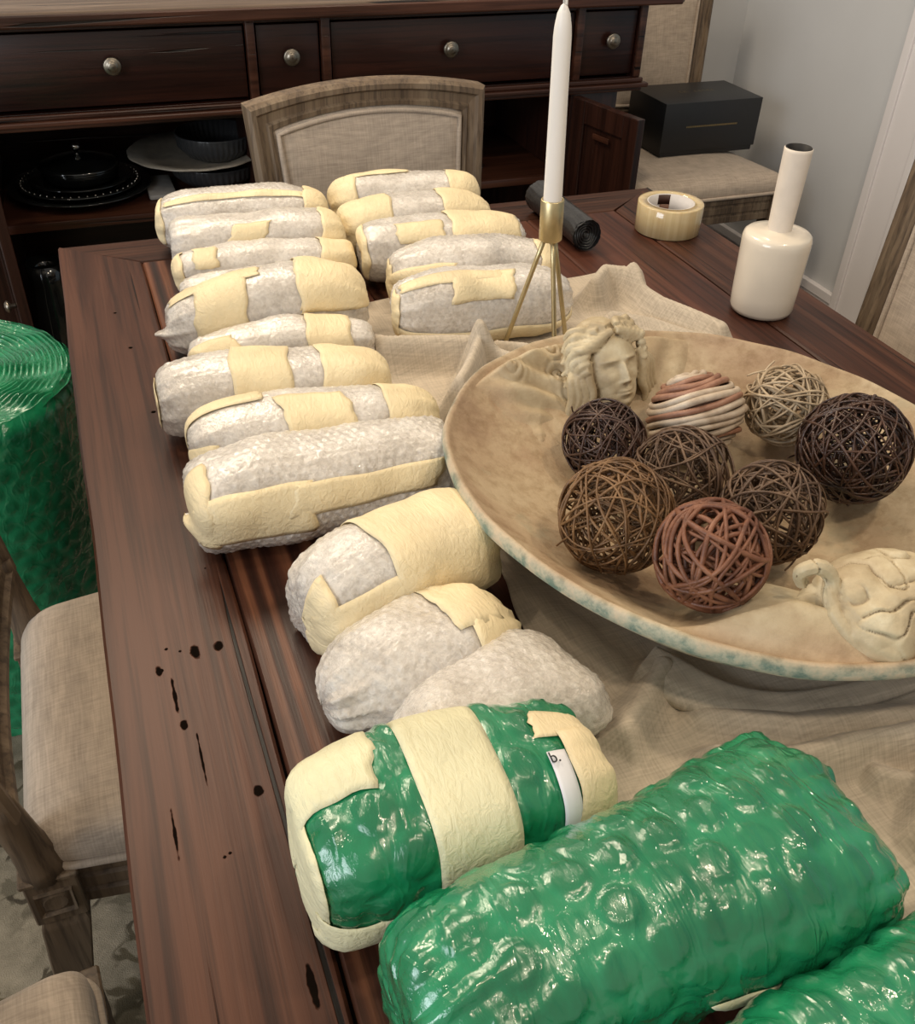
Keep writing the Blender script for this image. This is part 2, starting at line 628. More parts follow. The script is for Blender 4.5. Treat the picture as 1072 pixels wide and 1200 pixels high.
M['bag'] = plain('black_plastic_bag', (.018, .018, .019), .3, coat=.3, nscale=60, namt=.3, bstr=.4)
M['dark_glaze'] = plain('black_glaze', (.008, .009, .009), .14, coat=.5)
M['dark_rib'] = plain('charcoal_glaze', (.035, .036, .038), .3, coat=.2, nscale=30)
M['silver'] = plain('silver', (.66, .62, .56), .22, 1.0)
M['pewter'] = plain('antique_pewter', (.30, .26, .21), .38, 1.0, nscale=120, namt=.3)
M['cream_dish'] = plain('cream_stoneware', (.30, .265, .215), .35, nscale=40, namt=.25)
M['paper'] = plain('white_paper', (.72, .71, .73), .6)
M['napkin'] = plain('white_napkin', (.32, .30, .28), .9, nscale=50)
M['amber'] = plain('amber_glass', (.10, .055, .02), .12, coat=.4)
M['card_core'] = plain('grey_card_core', (.58, .545, .52), .7, nscale=60, namt=.06)
M['label_brown'] = plain('brown_label', (.16, .065, .035), .5)
M['label_dark'] = plain('dark_brown_label', (.045, .016, .010), .5)
m_, nt_, b_ = new_mat('packing_tape_film')
b_.inputs['Roughness'].default_value = .12
b_.inputs['Coat Weight'].default_value = .5
b_.inputs['Subsurface Weight'].default_value = .3
b_.inputs['Subsurface Radius'].default_value = (.02, .015, .008)
b_.inputs['Subsurface Scale'].default_value = .5
fz = noise(nt_, coords(nt_, (40, 40, 1)), 3, 3)
nt_.links.new(ramp(nt_, fz, [(.3, (.50, .37, .19)), (.7, (.62, .50, .29))]), b_.inputs['Base Color'])
M['film'] = m_


def vine(name, dark, mid, light, rough=.5):
    m, nt, b = new_mat(name)
    v = coords(nt)
    f = noise(nt, v, 45, 4, .6)
    c = ramp(nt, f, [(.3, dark), (.5, mid), (.72, light)])
    nt.links.new(c, b.inputs['Base Color'])
    b.inputs['Roughness'].default_value = rough
    bump(nt, b, noise(nt, v, 700, 2), .4, .001)
    return m


M['v_dark'] = vine('dark_vine', (.022, .009, .006), (.055, .025, .016), (.115, .060, .036), .4)
M['v_choc'] = vine('chocolate_vine', (.018, .008, .005), (.045, .019, .011), (.10, .048, .028), .3)
M['v_brown'] = vine('golden_brown_vine', (.060, .027, .009), (.15, .074, .027), (.26, .14, .058))
M['v_tan'] = vine('grey_brown_vine', (.045, .022, .012), (.105, .058, .032), (.19, .115, .066))
M['v_red'] = vine('russet_vine', (.065, .020, .009), (.165, .060, .029), (.27, .115, .060))
M['v_cream'] = vine('cream_vine', (.22, .155, .09), (.40, .30, .19), (.55, .44, .30))
M['b_cream'] = vine('cream_band', (.34, .25, .17), (.48, .38, .28), (.58, .49, .38))
M['b_red'] = vine('terracotta_band', (.17, .075, .042), (.29, .14, .085), (.38, .21, .135))

# ------------------------------------------------------------------ room shell
struct(box('floor', -3.2, 2.1, -2.0, 2.88, -.06, 0, M['floor'], bevel=0))
wb = struct(box('wall_back', -3.2, 2.16, 2.88, 2.98, 0, 2.62, M['wall'], bevel=0))
struct(box('wall_right', 2.10, 2.22, 2.15, 2.88, 0, 2.62, M['wall'], bevel=0))


def casing():
    bm = bmesh.new()
    for (x0, x1, y0, y1) in ((2.088, 2.10, 2.0, 2.15), (2.080, 2.10, 2.122, 2.15), (2.082, 2.10, 2.0, 2.022)):
        addbox(bm, x0, x1, y0, y1, 0, 2.12)
    addbox(bm, 2.10, 2.22, 1.985, 2.15, 0, 2.12)
    return bmobj('trim_1', bm, M['trim'], bevel=.003)


struct(casing())
bm = bmesh.new()
addbox(bm, 2.086, 2.10, 2.15, 2.88, 0, .105)
addbox(bm, 2.080, 2.10, 2.15, 2.88, .105, .135)
addbox(bm, 2.074, 2.10, 2.15, 2.88, 0, .03)
struct(bmobj('baseboard_right', bm, M['trim'], bevel=.003))
bm = bmesh.new()
addbox(bm, -3.2, 2.086, 2.866, 2.88, 0, .105)
addbox(bm, -3.2, 2.080, 2.86, 2.88, .105, .135)
struct(bmobj('baseboard_back', bm, M['trim'], bevel=.003))
# the room beyond the doorway
struct(box('wall_far', 3.2, 3.3, -2.0, 4.0, 0, 2.62, M['blue'], bevel=0))
struct(box('floor_beyond', 2.1, 3.2, -2.0, 2.15, -.06, 0, M['floor'], bevel=0))
rug = tag(box('area_rug', -1.7, 1.75, -1.6, 2.15, .0005, .012, M['rug'], bevel=.004), 'beige rug with dark brown floral pattern under the table', 'rug')

# ------------------------------------------------------------------ table
TZ = .76
table = thing('dining_table', 'large dark reclaimed-wood dining table with cracked plank top', 'table', (0, 0, 0))
XL, XR, YF, YN = -.063, .993, 1.560, -.45
JL, JR, JF = .055, .873, 1.468


def plank(name, x0, x1, y0, y1, mat, dz=0.0, seed=0, wob=.0018, mitre=None, axis='y'):
    """a thick board with slightly wavering edges; mitre trims one end at 45 degrees"""
    rr = np.random.default_rng(seed)
    n = 40
    V, F = [], []
    lo, hi = (y0, y1) if axis == 'y' else (x0, x1)
    for i in range(n + 1):
        t = i / n
        s = lo + (hi - lo) * t
        a = wob * math.sin(s * 9 + seed) + wob * .6 * math.sin(s * 23 + seed * 2)
        b = wob * math.sin(s * 8 + seed + 2) + wob * .6 * math.sin(s * 21 + seed)
        e = .0025
        if axis == 'y':
            ya = yb = s
            if mitre and t > .5:
                k = (t - .5) / .5
                ya = lo + (hi - lo) * .5 + k * ((mitre[0]) - (lo + (hi - lo) * .5))
                yb = lo + (hi - lo) * .5 + k * ((mitre[1]) - (lo + (hi - lo) * .5))
            pts = [(x0 + a, ya, TZ - .042), (x0 + a, ya, TZ + dz - e), (x0 + a + e, ya, TZ + dz), (x1 + b - e, yb, TZ + dz), (x1 + b, yb, TZ + dz - e), (x1 + b, yb, TZ - .042)]
        else:
            pa, pb = s, s
            if mitre:
                m0, m1 = mitre
                pa = x0 + (x1 - x0) * t
                pb = (x0 + m0) + (x1 - m1 - x0 - m0) * t
            pts = [(pb, y0 + a, TZ - .042), (pb, y0 + a, TZ + dz - e), (pb, y0 + a + e, TZ + dz), (pa, y1 + b * .3 - e, TZ + dz), (pa, y1 + b * .3, TZ + dz - e), (pa, y1 + b * .3, TZ - .042)]
        V += pts
    for i in range(n):
        for j in range(6):
            j2 = (j + 1) % 6
            F.append([i * 6 + j, (i + 1) * 6 + j, (i + 1) * 6 + j2, i * 6 + j2])
    F.append(list(range(6)))
    F.append([n * 6 + j for j in range(6)][::-1])
    me = bpy.data.meshes.new(name)
    me.from_pydata(V, [], F)
    bm = bmesh.new()
    bm.from_mesh(me)
    return bmobj(name, bm, mat, table)


plank('frame_board', XL, JL - .0006, YN, YF, M['frame_wood'], 0, 1, .0008, (YF, JF))
plank('frame_board', JR + .001, XR, YN, YF, M['frame_wood'], 0, 2, .0008, (JF, YF))
plank('frame_board', XL + .002, XR - .002, JF + .001, YF, M['frame_wood_x'], -.0004, 3, .0012, (JL - XL, XR - JR), 'x')
xs = [JL + .001, .205, .36, .52, .70, JR - .001]
for i in range(5):
    plank('top_plank', xs[i] + .0003, xs[i + 1] - .0003, YN, JF - .001, M['plank_wood'] if i in (0, 2) else M['plank_wood2'], -.0012 - .0006 * (i % 2), 10 + i, .0006)
bm = bmesh.new()
addbox(bm, .02, .91, -.36, -.33, .64, .716)
addbox(bm, .02, .91, 1.44, 1.47, .64, .716)
addbox(bm, .02, .05, -.33, 1.44, .64, .716)
addbox(bm, .88, .91, -.33, 1.44, .64, .716)
bmobj('apron', bm, M['frame_wood_x'], table, bevel=.002)
for y in (-.12, 1.14):
    bm = bmesh.new()
    addbox(bm, .41, .52, y - .045, y + .045, .07, .64)
    addbox(bm, .25, .68, y - .03, y + .03, .012, .07)
    addbox(bm, .2, .73, y - .03, y + .03, .64, .716)
    bmobj('pedestal', bm, M['frame_wood_x'], table, bevel=.006)

# ------------------------------------------------------------------ dining chairs


def make_chair(label):
    t = thing('dining_chair', label, 'chair', group='linen dining chairs')
    xb, xf, hb, hf = -.22, .24, .185, .245

    def outline(inset=0.0, n=14, rb=.05, rf=.034):
        cs = [(xb + inset, -hb + inset, rb), (xf - inset, -hf + inset, rf), (xf - inset, hf - inset, rf), (xb + inset, hb - inset, rb)]
        P = []
        for i in range(4):
            p = Vector(cs[i][:2]); a = Vector(cs[i - 1][:2]); c = Vector(cs[(i + 1) % 4][:2]); r = cs[i][2]
            p0 = p + (a - p).normalized() * r
            p1 = p + (c - p).normalized() * r
            for k in range(n):
                q = k / (n - 1)
                P.append(((1 - q) ** 2 * p0 + 2 * q * (1 - q) * p + q * q * p1)[:])
        return np.array(P)
    # cushion
    O = outline()
    cen = np.array([.01, 0])
    rings = [(1.0, .432), (1.015, .446), (1.012, .462), (.985, .474), (.94, .482), (.8, .490), (.6, .495), (.3, .498), (.02, .499)]
    V = []
    for s, z in rings:
        for p in O:
            q = cen + (p - cen) * s
            V.append((q[0], q[1], z))
    n = len(O)
    F = [f[::-1] for f in grid_faces(len(rings), n, True).tolist()]
    F.append([(len(rings) - 1) * n + j for j in range(n)])
    F.append(list(range(n))[::-1])
    pydata('seat_cushion', V, F, M['linen_chair'], t)
    P = np.c_[cen + (O - cen) * 1.018, np.full(n, .437)]
    tube('piping', P, .0052, M['linen_chair'], t, 7, True)
    # rail with grooves
    prof = [(0.008, .358), (0.0, .362), (0.0, .378), (.004, .381), (.004, .386), (0.0, .389), (0, .405), (.004, .408), (.004, .413), (0, .416), (0, .428), (.006, .432), (.03, .432), (.03, .358)]
    V = []
    for ins, z in prof:
        for p in outline(ins):
            V.append((p[0], p[1], z))
    F = [f[::-1] for f in grid_faces(len(prof), n, True).tolist()]
    F += [[(len(prof) - 1) * n + j, j, (j + 1) % n, (len(prof) - 1) * n + (j + 1) % n] for j in range(n)]
    pydata('seat_rail', V, F, M['oak'], t, smooth=False)
    # legs
    for (x, y, back) in ((xb + .012, -hb + .012, 1), (xb + .012, hb - .012, 1), (xf - .02, -hf + .02, 0), (xf - .02, hf - .02, 0)):
        bm = bmesh.new()
        h = .027
        addbox(bm, x - h, x + h, y - h, y + h, .355, .433)
        addbox(bm, x - h - .003, x + h + .003, y - h - .003, y + h + .003, .428, .436)
        sx = -.05 if back else 0.0
        lv = []
        for (z, hh, dx) in ((.355, .023, 0), (.34, .026, 0), (.2, .021, sx * .35), (.0125, .014, sx)):
            lv.append([bm.verts.new((x + dx + a * hh, y + b * hh, z)) for a, b in ((-1, -1), (1, -1), (1, 1), (-1, 1))])
        for A, B in zip(lv[:-1], lv[1:]):
            for k in range(4):
                bm.faces.new([A[k], A[(k + 1) % 4], B[(k + 1) % 4], B[k]])
        bm.faces.new(lv[-1])
        bm.faces.new(lv[0])
        lg = bmobj('leg', bm, M['oak'], t, bevel=.002, seg=1)
        # rosette on the outward faces of the block
        parts = []
        for sgn in (-1, 1):
            if sgn * y > 0:
                rad = [(.006, .0022), (.012, .003), (.017, .001), (.021, .0045), (.0215, 0)]
                Vv = []
                for r_, d_ in rad:
                    for k in range(16):
                        a = 2 * PI * k / 16
                        rr = r_ / max(abs(math.cos(a)), abs(math.sin(a))) * .9 if r_ > .016 else r_
                        Vv.append((x + rr * math.cos(a), y + sgn * (h + d_), .393 + rr * math.sin(a)))
                Fv = grid_faces(5, 16, True).tolist() + [list(range(16))]
                parts.append((Vv, Fv))
        Vv, Fv = join_geo(parts)
        pydata('rosette', Vv, Fv, M['oak'], lg, smooth=False)
    # back
    lean = .14
    zs = .432

    def bx(z):
        return xb + .012 - lean * (z - zs)
    z0, z1, arch = .535, .915, .020

    def ring(ins, dep):
        P = []
        for k in range(9):
            q = k / 8
            P.append((-1, z0 + ins + (z1 - z0 - 2 * ins) * q))
        L = []
        hw = lambda z: .195 + .030 * (z - .43) / .47 - ins
        for _, z in P:
            L.append((-hw(z), z))
        for k in range(1, 16):
            q = k / 16
            yy = -hw(z1) + 2 * hw(z1) * q
            L.append((yy, z1 - ins + arch * (1 - (2 * q - 1) ** 2)))
        for _, z in P[::-1]:
            L.append((hw(z), z))
        for k in range(1, 16):
            q = k / 16
            yy = hw(z0) - 2 * hw(z0) * q
            L.append((yy, z0 + ins - .012 * (1 - (2 * q - 1) ** 2)))
        return [(bx(z) + dep - .018 * (1 - (y / .22) ** 2), y, z) for y, z in L]
    prof = [(0.0, -.018), (0.0, .012), (.006, .018), (.014, .018), (.018, .012), (.030, .010), (.034, .015), (.041, .013), (.043, .004), (.043, -.018)]
    V = []
    for ins, d in prof:
        V += ring(ins, d)
    n = len(ring(0, 0))
    F = grid_faces(len(prof), n, True).tolist()
    F += [[(len(prof) - 1) * n + j, j, (j + 1) % n, (len(prof) - 1) * n + (j + 1) % n] for j in range(n)]
    bf = pydata('back_frame', V, F, M['oak'], t, smooth=False)
    for sg in (-1, 1):
        zz = np.linspace(.43, .56, 8)
        P = np.array([(bx(z) - .003, sg * (.181 + .030 * (z - .43) / .47), z) for z in zz])
        rr = np.interp(zz, [.43, .48, .56], [.026, .019, .017])
        Vv, Fv = tube_geo(P, rr, 10)
        pydata('back_post', Vv, Fv, M['oak'], t)
    rr = [(.040, -.014), (.041, .008), (.052, .014), (.08, .019), (.12, .022)]
    V = []
    for ins, d in rr:
        V += ring(ins, d)
    cy = [tuple(np.mean(np.array(ring(.12, .022)), 0))]
    F = grid_faces(len(rr), n, True).tolist()
    F += [[(len(rr) - 1) * n + j, (len(rr) - 1) * n + (j + 1) % n, len(V)] for j in range(n)]
    F += [[(j + 1) % n, j, len(V) + 1] for j in range(n)]
    V += cy + [tuple(np.mean(np.array(ring(.12, -.016)), 0))]
    bp = pydata('back_panel', V, F, M['linen_chair'], t)
    tube('piping', ring(.049, .015), .0048, M['linen_chair'], bp, 6, True)
    return t


chair_a = make_chair('linen dining chair at the far table end, before the sideboard')
chair_a.location = (.523, 1.452, 0)
chair_a.rotation_euler = (0, 0, -PI / 2 + .10)


def place_chair(label, loc, rz):
    c = copy_tree(chair_a)
    c['label'] = label
    c.location = loc
    c.rotation_euler = (0, 0, rz)
    return c


place_chair('linen dining chair tucked under the left table edge, by the green roll', (.030, .865, 0), 0)
place_chair('linen dining chair pulled out at the lower left, only seat corner showing', (-.362, .278, 0), math.radians(5))
place_chair('linen dining chair against the grey wall holding a black box', (1.66, 2.50, 0), -PI / 2)
place_chair('linen dining chair at the right table edge, cut by the frame', (.975, .960, 0), PI)

# black gift box on the far chair
bx_ = thing('gift_box', 'black lidded gift box with faint gold lettering on a chair seat', 'box', (1.742, 2.555, .4995), 0)
box('box_body', -.158, .158, -.098, .098, 0, .095, M['black_card'], bx_, .002)
box('lid', -.163, .163, -.103, .103, .014, .150, M['black_card'], bx_, .002)
rnd = random.Random(4)
bm = bmesh.new()
x = -.085
while x < .085:
    ww = rnd.uniform(.0025, .006)
    addbox(bm, x, x + ww, -.1036, -.1029, .080, .0845)
    x += ww + .0013
bmobj('gold_line', bm, M['gold'], bx_)
bm = bmesh.new()
x = -.075
while x < .06:
    ww = rnd.uniform(.006, .014)
    if rnd.random() < .8:
        addbox(bm, x, x + ww, .012, .016, .1499, .1504)
        addbox(bm, x, x + ww * .3, .0, .016, .1499, .1504)
        addbox(bm, x + ww * .3, x + ww, .0, .003, .1499, .1504)
    x += ww + .005
bmobj('gold_lettering', bm, plain('dull_gold', (.14, .115, .07), .4, .5), bx_)

# ------------------------------------------------------------------ sideboard
sbd = thing('sideboard', 'long dark mahogany sideboard with pewter knobs and open cupboards', 'sideboard', (0, 2.30, 0))
S0, S1 = -.37, 1.385
SB = M['sideboard_wood']
box('top_slab', S0 - .06, S1 + .075, -.045, .52, .943, .970, M['sideboard_top'], sbd, .005)
bm = bmesh.new()
addbox(bm, S0 - .055, S1 + .07, -.047, -.02, .940, .966)
bmobj('top_edge', bm, M['sideboard_edge'], sbd, bevel=.004)
bm = bmesh.new()
addbox(bm, S0, S0 + .02, .0, .50, .757, .943)
addbox(bm, S1 - .02, S1, .0, .50, .757, .943)
addbox(bm, S0, S1, .485, .50, .757, .943)
addbox(bm, S0, S1, .005, .49, .757, .768)
addbox(bm, S0 + .02, S1 - .02, .006, .02, .926, .943)
bmobj('drawer_case', bm, SB, sbd, bevel=.001)
bm = bmesh.new()
addbox(bm, S0 - .018, S1 + .018, -.022, .0, .746, .757)
addbox(bm, S0 - .006, S1 + .006, -.012, .0, .757, .768)
addbox(bm, S0 - .006, S1 + .006, -.010, .50, .736, .747)
bmobj('ledge_moulding', bm, M['sideboard_edge'], sbd, bevel=.003)
divs = [(-.368, -.212), (-.196, .385), (.405, .553), (.574, 1.192), (1.212, 1.366)]
knx = [-.29, .097, .482, .862, 1.292]
for k, (a, b) in enumerate(divs):
    dr = box('drawer', a + .004, b - .004, .008, .03, .775, .922, SB, sbd, .002)
    V, F = lathe_geo([(.004, 0), (.007, .002), (.006, .008), (.010, .014), (.0185, .016), (.019, .019), (.016, .022), (.012, .021), (.010, .024), (.006, .0255), (.001, .026)], 28)
    V = [(p[0] + knx[k], .008 - p[2], p[1] + .857) for p in V]
    pydata('knob', V, F, M['pewter'], dr)
for (a, b) in ((-.372, -.366), (-.212, -.196), (.385, .405), (.553, .574), (1.192, 1.212), (1.366, 1.385)):
    box('drawer_post', a, b, -.004, .03, .768, .943, M['sideboard_edge'], sbd, .003)
for (a, b) in ((S0, -.20), (.39, .56), (1.20, S1 - .05)):
    box('front_panel', a, b, .012, .035, .05, .736, M['sideboard_wood_z'], sbd, .003)
for x0 in (S0, -.215, .385, .545, 1.195, S1 - .068):
    box('upright', x0, x0 + .018, .036, .48, .05, .736, M['sideboard_wood_z'], sbd, .001)
box('back_board', S0, S1 - .05, .481, .495, .05, .736, SB, sbd, 0)
box('bottom_board', S0, S1 - .05, .012, .48, .03, .05, SB, sbd, 0)
for (a, b) in ((-.196, .384), (.564, 1.194)):
    box('shelf', a, b, .02, .48, .508, .528, M['sideboard_edge'], sbd, .002)
for x0 in (S0, S1 - .12):
    for y0 in (.01, .42):
        box('foot', x0, x0 + .07, y0, y0 + .07, .001, .03, SB, sbd, .004)


def door(hx, ang, width, side):
    """a panelled door hinged at hx, swung open towards the room"""
    bm = bmesh.new()
    s = side
    h0, h1 = .06, .735
    d = .011
    def rb(x0, x1, z0, z1, dd):
        addbox(bm, min(x0 * s, x1 * s), max(x0 * s, x1 * s), -dd, dd, z0, z1)
    rb(0, .05, h0, h1, d)
    rb(width - .05, width, h0, h1, d)
    rb(.05, width - .05, h1 - .055, h1, d)
    rb(.05, width - .05, h0, h0 + .07, d)
    rb(.05, width - .05, h0 + .07, h1 - .055, d * .45)
    o = bmobj('door', bm, M['sideboard_wood_z'], sbd, bevel=.002)
    o.location = (hx, -.012, 0)
    o.rotation_euler = (0, 0, ang)
    V, F = lathe_geo([(.003, 0), (.006, .002), (.005, .01), (.012, .014), (.013, .018), (.008, .023), (.001, .024)], 20)
    V = [(s * (width - .025) + p[0], -d - p[2] if s > 0 else -d - p[2], p[1] + .45) for p in V]
    pydata('knob', V, F, M['pewter'], o)
    bm = bmesh.new()
    addbox(bm, s * (width * .5) - .03, s * (width * .5) + .03, d, d + .004, .655, .668)
    bmobj('latch', bm, M['sideboard_edge'], o, bevel=.001)
    return o


door(1.203, math.radians(103), .245, -1)
door(-.205, math.radians(-83), .245, 1)


# --- crockery in the cupboards (each one a thing)
def plate(name, x, y, z, r, mat, label, cat, h=.022, beads=False, ripple=None, group=None):
    p = [(.001, .002), (r * .5, .0), (r * .58, .0), (r * .66, h * .35), (r * .98, h), (r, h + .002), (r * .985, h + .005), (r * .66, h * .35 + .006), (r * .55, .006), (.001, .006)]
    o = lathe(name, p, mat, None, 56, loc=(x, y, z), ripple=ripple)
    tag(o, label, cat, group)
    if beads:
        parts = []
        for k in range(46):
            a = 2 * PI * k / 46
            parts.append(lathe_geo([(.0002, -.0028), (.0028, 0), (.0002, .0028)], 6, r * .93 * math.cos(a), r * .93 * math.sin(a)))
        V, F = join_geo(parts)
        V[:, 2] += h + .004
        b = pydata('beaded_rim', V, F, M['silver'], o)
    return o


SZ = .529
plate('serving_platter', -.015, 2.505, SZ, .168, M['dark_glaze'], 'wide black serving platter under the plate stack on the shelf', 'platter', .02)
plate('dinner_plate', -.015, 2.505, SZ + .009, .146, M['dark_glaze'], 'black plate with a beaded silver rim on the platter', 'plate', .02, True)
plate('dinner_plate', -.012, 2.510, SZ + .018, .120, M['dark_glaze'], 'plain black plate above the beaded plate, below the lidded dish', 'plate', .018)
dish = thing('casserole_dish', 'black lidded casserole with a shiny silver knob on plates', 'dish', (-.010, 2.515, SZ + .0255))
lathe('dish_body', [(.001, 0), (.062, 0), (.086, .012), (.092, .034), (.0925, .038), (.088, .038), (.083, .014), (.06, .006), (.001, .006)], M['dark_glaze'], dish, 48)
ld = lathe('lid', [(.0945, .0385), (.096, .041), (.085, .047), (.05, .058), (.018, .064), (.001, .065)], M['dark_glaze'], dish, 48)
lathe('knob', [(.005, .064), (.005, .07), (.010, .074), (.0125, .081), (.010, .088), (.004, .0915), (.0005, .092)], M['silver'], ld, 20)
nap = tag(box('napkin', .135, .20, 2.40, 2.55, SZ, SZ + .012, M['napkin'], bevel=.004), 'folded white napkin on the shelf right of the black plates', 'napkin')
rib = lambda a, z: 1 + .018 * math.cos(44 * a)


def ribbed_bowl(x, y, z, r, h, label):
    p = [(.001, 0), (r * .55, 0), (r * .72, h * .12), (r * .95, h * .5), (r, h * .96), (r, h), (r * .96, h), (r * .90, h * .5), (r * .66, h * .16), (.001, h * .1)]
    o = lathe('ribbed_bowl', p, M['dark_rib'], None, 176, ripple=lambda a, zz: 1 + (.020 * math.cos(44 * a) if zz < h * .9 else 0), loc=(x, y, z))
    return tag(o, label, 'bowl', 'ribbed charcoal bowls')


ribbed_bowl(.310, 2.50, SZ, .108, .055, 'lower ribbed charcoal bowl standing on the shelf under cream platter')
plate('scalloped_platter', .270, 2.505, SZ + .056, .165, M['cream_dish'], 'cream stoneware platter with a scalloped rim between ribbed bowls', 'platter', .022, ripple=lambda a, z: 1 + .018 * abs(math.sin(7 * a)))
ribbed_bowl(.320, 2.50, SZ + .0625, .098, .062, 'upper ribbed charcoal bowl stacked on the cream platter')
pt = thing('pitcher', 'black pitcher with a looped handle in the lower left cupboard', 'pitcher', (-.135, 2.43, .0505))
lathe('pitcher_body', [(.001, 0), (.05, 0), (.058, .02), (.062, .15), (.05, .26), (.042, .30), (.047, .345), (.044, .345), (.038, .30), (.045, .25), (.056, .14), (.05, .02), (.001, .012)], M['dark_glaze'], pt, 36)
tube('handle', catmull([(.043, -.01, .32), (.075, -.012, .33), (.092, -.014, .27), (.09, -.014, .20), (.058, -.010, .15)], 8), .0055, M['silver'], pt, 8)
cs_ = lathe('candlestick', [(.001, 0), (.034, 0), (.036, .004), (.020, .010), (.007, .018), (.006, .03), (.010, .04), (.0055, .05), (.0065, .085), (.012, .10), (.010, .108), (.033, .118), (.035, .123), (.012, .126), (.012, .14), (.001, .14)], M['silver'], None, 32, loc=(.985, 2.44, SZ))
tag(cs_, 'silver candlestick on the shelf of the right cupboard', 'candlestick')
jar = thing('glass_jar', 'amber glass jar on the right cupboard shelf beside the candlestick', 'jar', (.865, 2.47, SZ))
lathe('jar_body', [(.001, 0), (.05, 0), (.056, .01), (.056, .12), (.045, .14), (.045, .15), (.042, .15), (.042, .138), (.052, .118), (.052, .012), (.001, .008)], M['amber'], jar, 32)
lathe('lid', [(.046, .1505), (.047, .165), (.03, .172), (.001, .173)], M['pewter'], jar, 32)


# ------------------------------------------------------------------ bundles
def bundle(name, label, A, B, mats, W, H, q=2.3, p=6, seed=0, bub=(.0095, .0011), step=.0027, lift=.0008, noise_amp=.0035,
           wrinkle=.004, tapes=(), zc_bow=0.0, group=None, skew=(0, 0), cat='bundle', tape_kind='tape', tip=None, ybow=0.0, soft=.6, gather=0.0, fine=.45):
    """a wrapped parcel lying along A-B: W/H = half-widths/half-heights at the left end, the middle and the right end"""
    A = np.array(A, float)
    B = np.array(B, float)
    L = np.linalg.norm(B - A)
    ang = math.atan2(B[1] - A[1], B[0] - A[0])
    mid = (A + B) / 2
    root = thing(name, label, cat, (mid[0], mid[1], TZ + lift), ang, group)
    hm = max(H)
    rm = (np.mean(W) + np.mean(H)) / 2
    # meridian, resampled by arc length
    ph = np.linspace(0, PI, 1600)
    c, s = np.cos(ph), np.sin(ph)
    px_ = -np.sign(c) * np.abs(c) ** (2 / p) * L / 2
    pr_ = np.abs(s) ** (2 / p)
    al = np.r_[0, np.cumsum(np.hypot(np.diff(px_), np.diff(pr_) * rm))]
    tot = al[-1]
    al = al / tot

    def S(T, TH):
        T = np.clip(T, .0005, .9995)
        x = np.interp(T, al, px_)
        rho = np.interp(T, al, pr_)
        k = x / L + .5
        def q3(v):
            return v[0] * 2 * (k - .5) * (k - 1) + v[1] * 4 * k * (1 - k) + v[2] * 2 * k * (k - .5)
        w_, h_ = q3(W), q3(H)
        ct, st = np.cos(TH), np.sin(TH)
        cs = (np.abs(ct) ** q + np.abs(st) ** q) ** (-1 / q)
        y = -w_ * rho * ct * cs
        z = h_ * (1 + rho * st * cs)
        z = z + (rho < .001) * 0
        Pn = np.stack([x, y, z], -1)
        n1 = wn(Pn + seed * 3.1, seed, 28, 8) * noise_amp + wn(Pn + seed, seed + 50, 75, 8) * noise_amp * fine
        edge = np.clip(1 - (L / 2 - np.abs(x)) / (.22 * L), 0, 1)
        wr = wrinkle * edge * np.abs(np.sin(TH * (3.5 + seed % 3) + 2.5 * wn(Pn, seed + 9, 20, 5) + seed)) * np.sign(1)
        d = (n1 - wr) * np.minimum(1, rho * 3 + .2)
        y = y - d * ct
        z = z + d * st
        x = x + np.sign(x) * edge * (1 - rho) * wn(Pn, seed + 21, 60, 6) * .004
        if gather:
            gg = gather * edge ** 1.5 * np.abs(np.sin(TH * 12 + 3 * wn(Pn, seed + 77, 14, 5))) * np.minimum(1, rho * 2)
            y = y - gg * ct
            z = z + gg * st
        x = x + skew[0] * (z / hm - 1) * .5 + skew[1] * y
        y = y + ybow * (1 - (2 * x / L) ** 2)
        if tip is not None:
            tx, th_, amt = tip
            dd = np.exp(-((T - tx) / .05) ** 2 - (np.angle(np.exp(1j * (TH - th_))) / .35) ** 2)
            x = x + np.sign(tx - .5) * amt * dd
        z = np.where(z < .004, .004 * np.exp((z - .004) / .008), z)
        return np.stack([x, y, z], -1)

    def SN(T, TH):
        P0 = S(T, TH)
        e1, e2 = .004, .03
        du = S(T + e1, TH) - S(T - e1, TH)
        dv = S(T, TH + e2) - S(T, TH - e2)
        N = np.cross(du, dv)
        ln = np.linalg.norm(N, axis=-1, keepdims=True)
        N = N / np.maximum(ln, 1e-9)
        # outward
        cen = np.stack([P0[..., 0] * .85, np.zeros_like(T), np.full_like(T, hm)], -1)
        sg = np.sign(np.sum(N * (P0 - cen), -1, keepdims=True))
        sg[sg == 0] = 1
        return P0, N * sg

    circ = 2 * PI * rm
    nt, nv = int(tot / step), int(circ / step)
    T, TH = np.meshgrid(np.linspace(.0005, .9995, nt), -PI / 2 + np.linspace(0, 2 * PI, nv, endpoint=False), indexing='ij')
    P0, N = SN(T, TH)
    pitch_, bh = bub
    a1 = T * tot
    a2 = (TH + PI / 2) * rm
    # hexagonal lattice of bubbles
    row = pitch_ * .866
    best = np.full(T.shape, 9.0)
    rgj = np.random.default_rng(seed + 7)
    for k in (0, 1):
        u = (a2 / row - k) / 2
        ju = np.round(u)
        dv_ = (u - ju) * 2 * row
        off = .5 * pitch_ * k
        iu = np.round((a1 - off) / pitch_)
        du_ = (a1 - off) - iu * pitch_
        best = np.minimum(best, np.hypot(du_, dv_))
    rb = pitch_ * .43
    bb = np.clip((rb - best) / (rb * soft), 0, 1)
    bb = bb * bb * (3 - 2 * bb)
    # some bubbles are slack or burst
    ik = np.round(a1 / pitch_) * 7.13 + np.round(a2 / row) * 3.71
    slack = .25 + .75 * np.abs(np.sin(ik * 12.9898 + seed))
    crease = wn(P0 * np.array([1, .6, .6]), seed + 31, 190, 10)
    bb = bb * slack
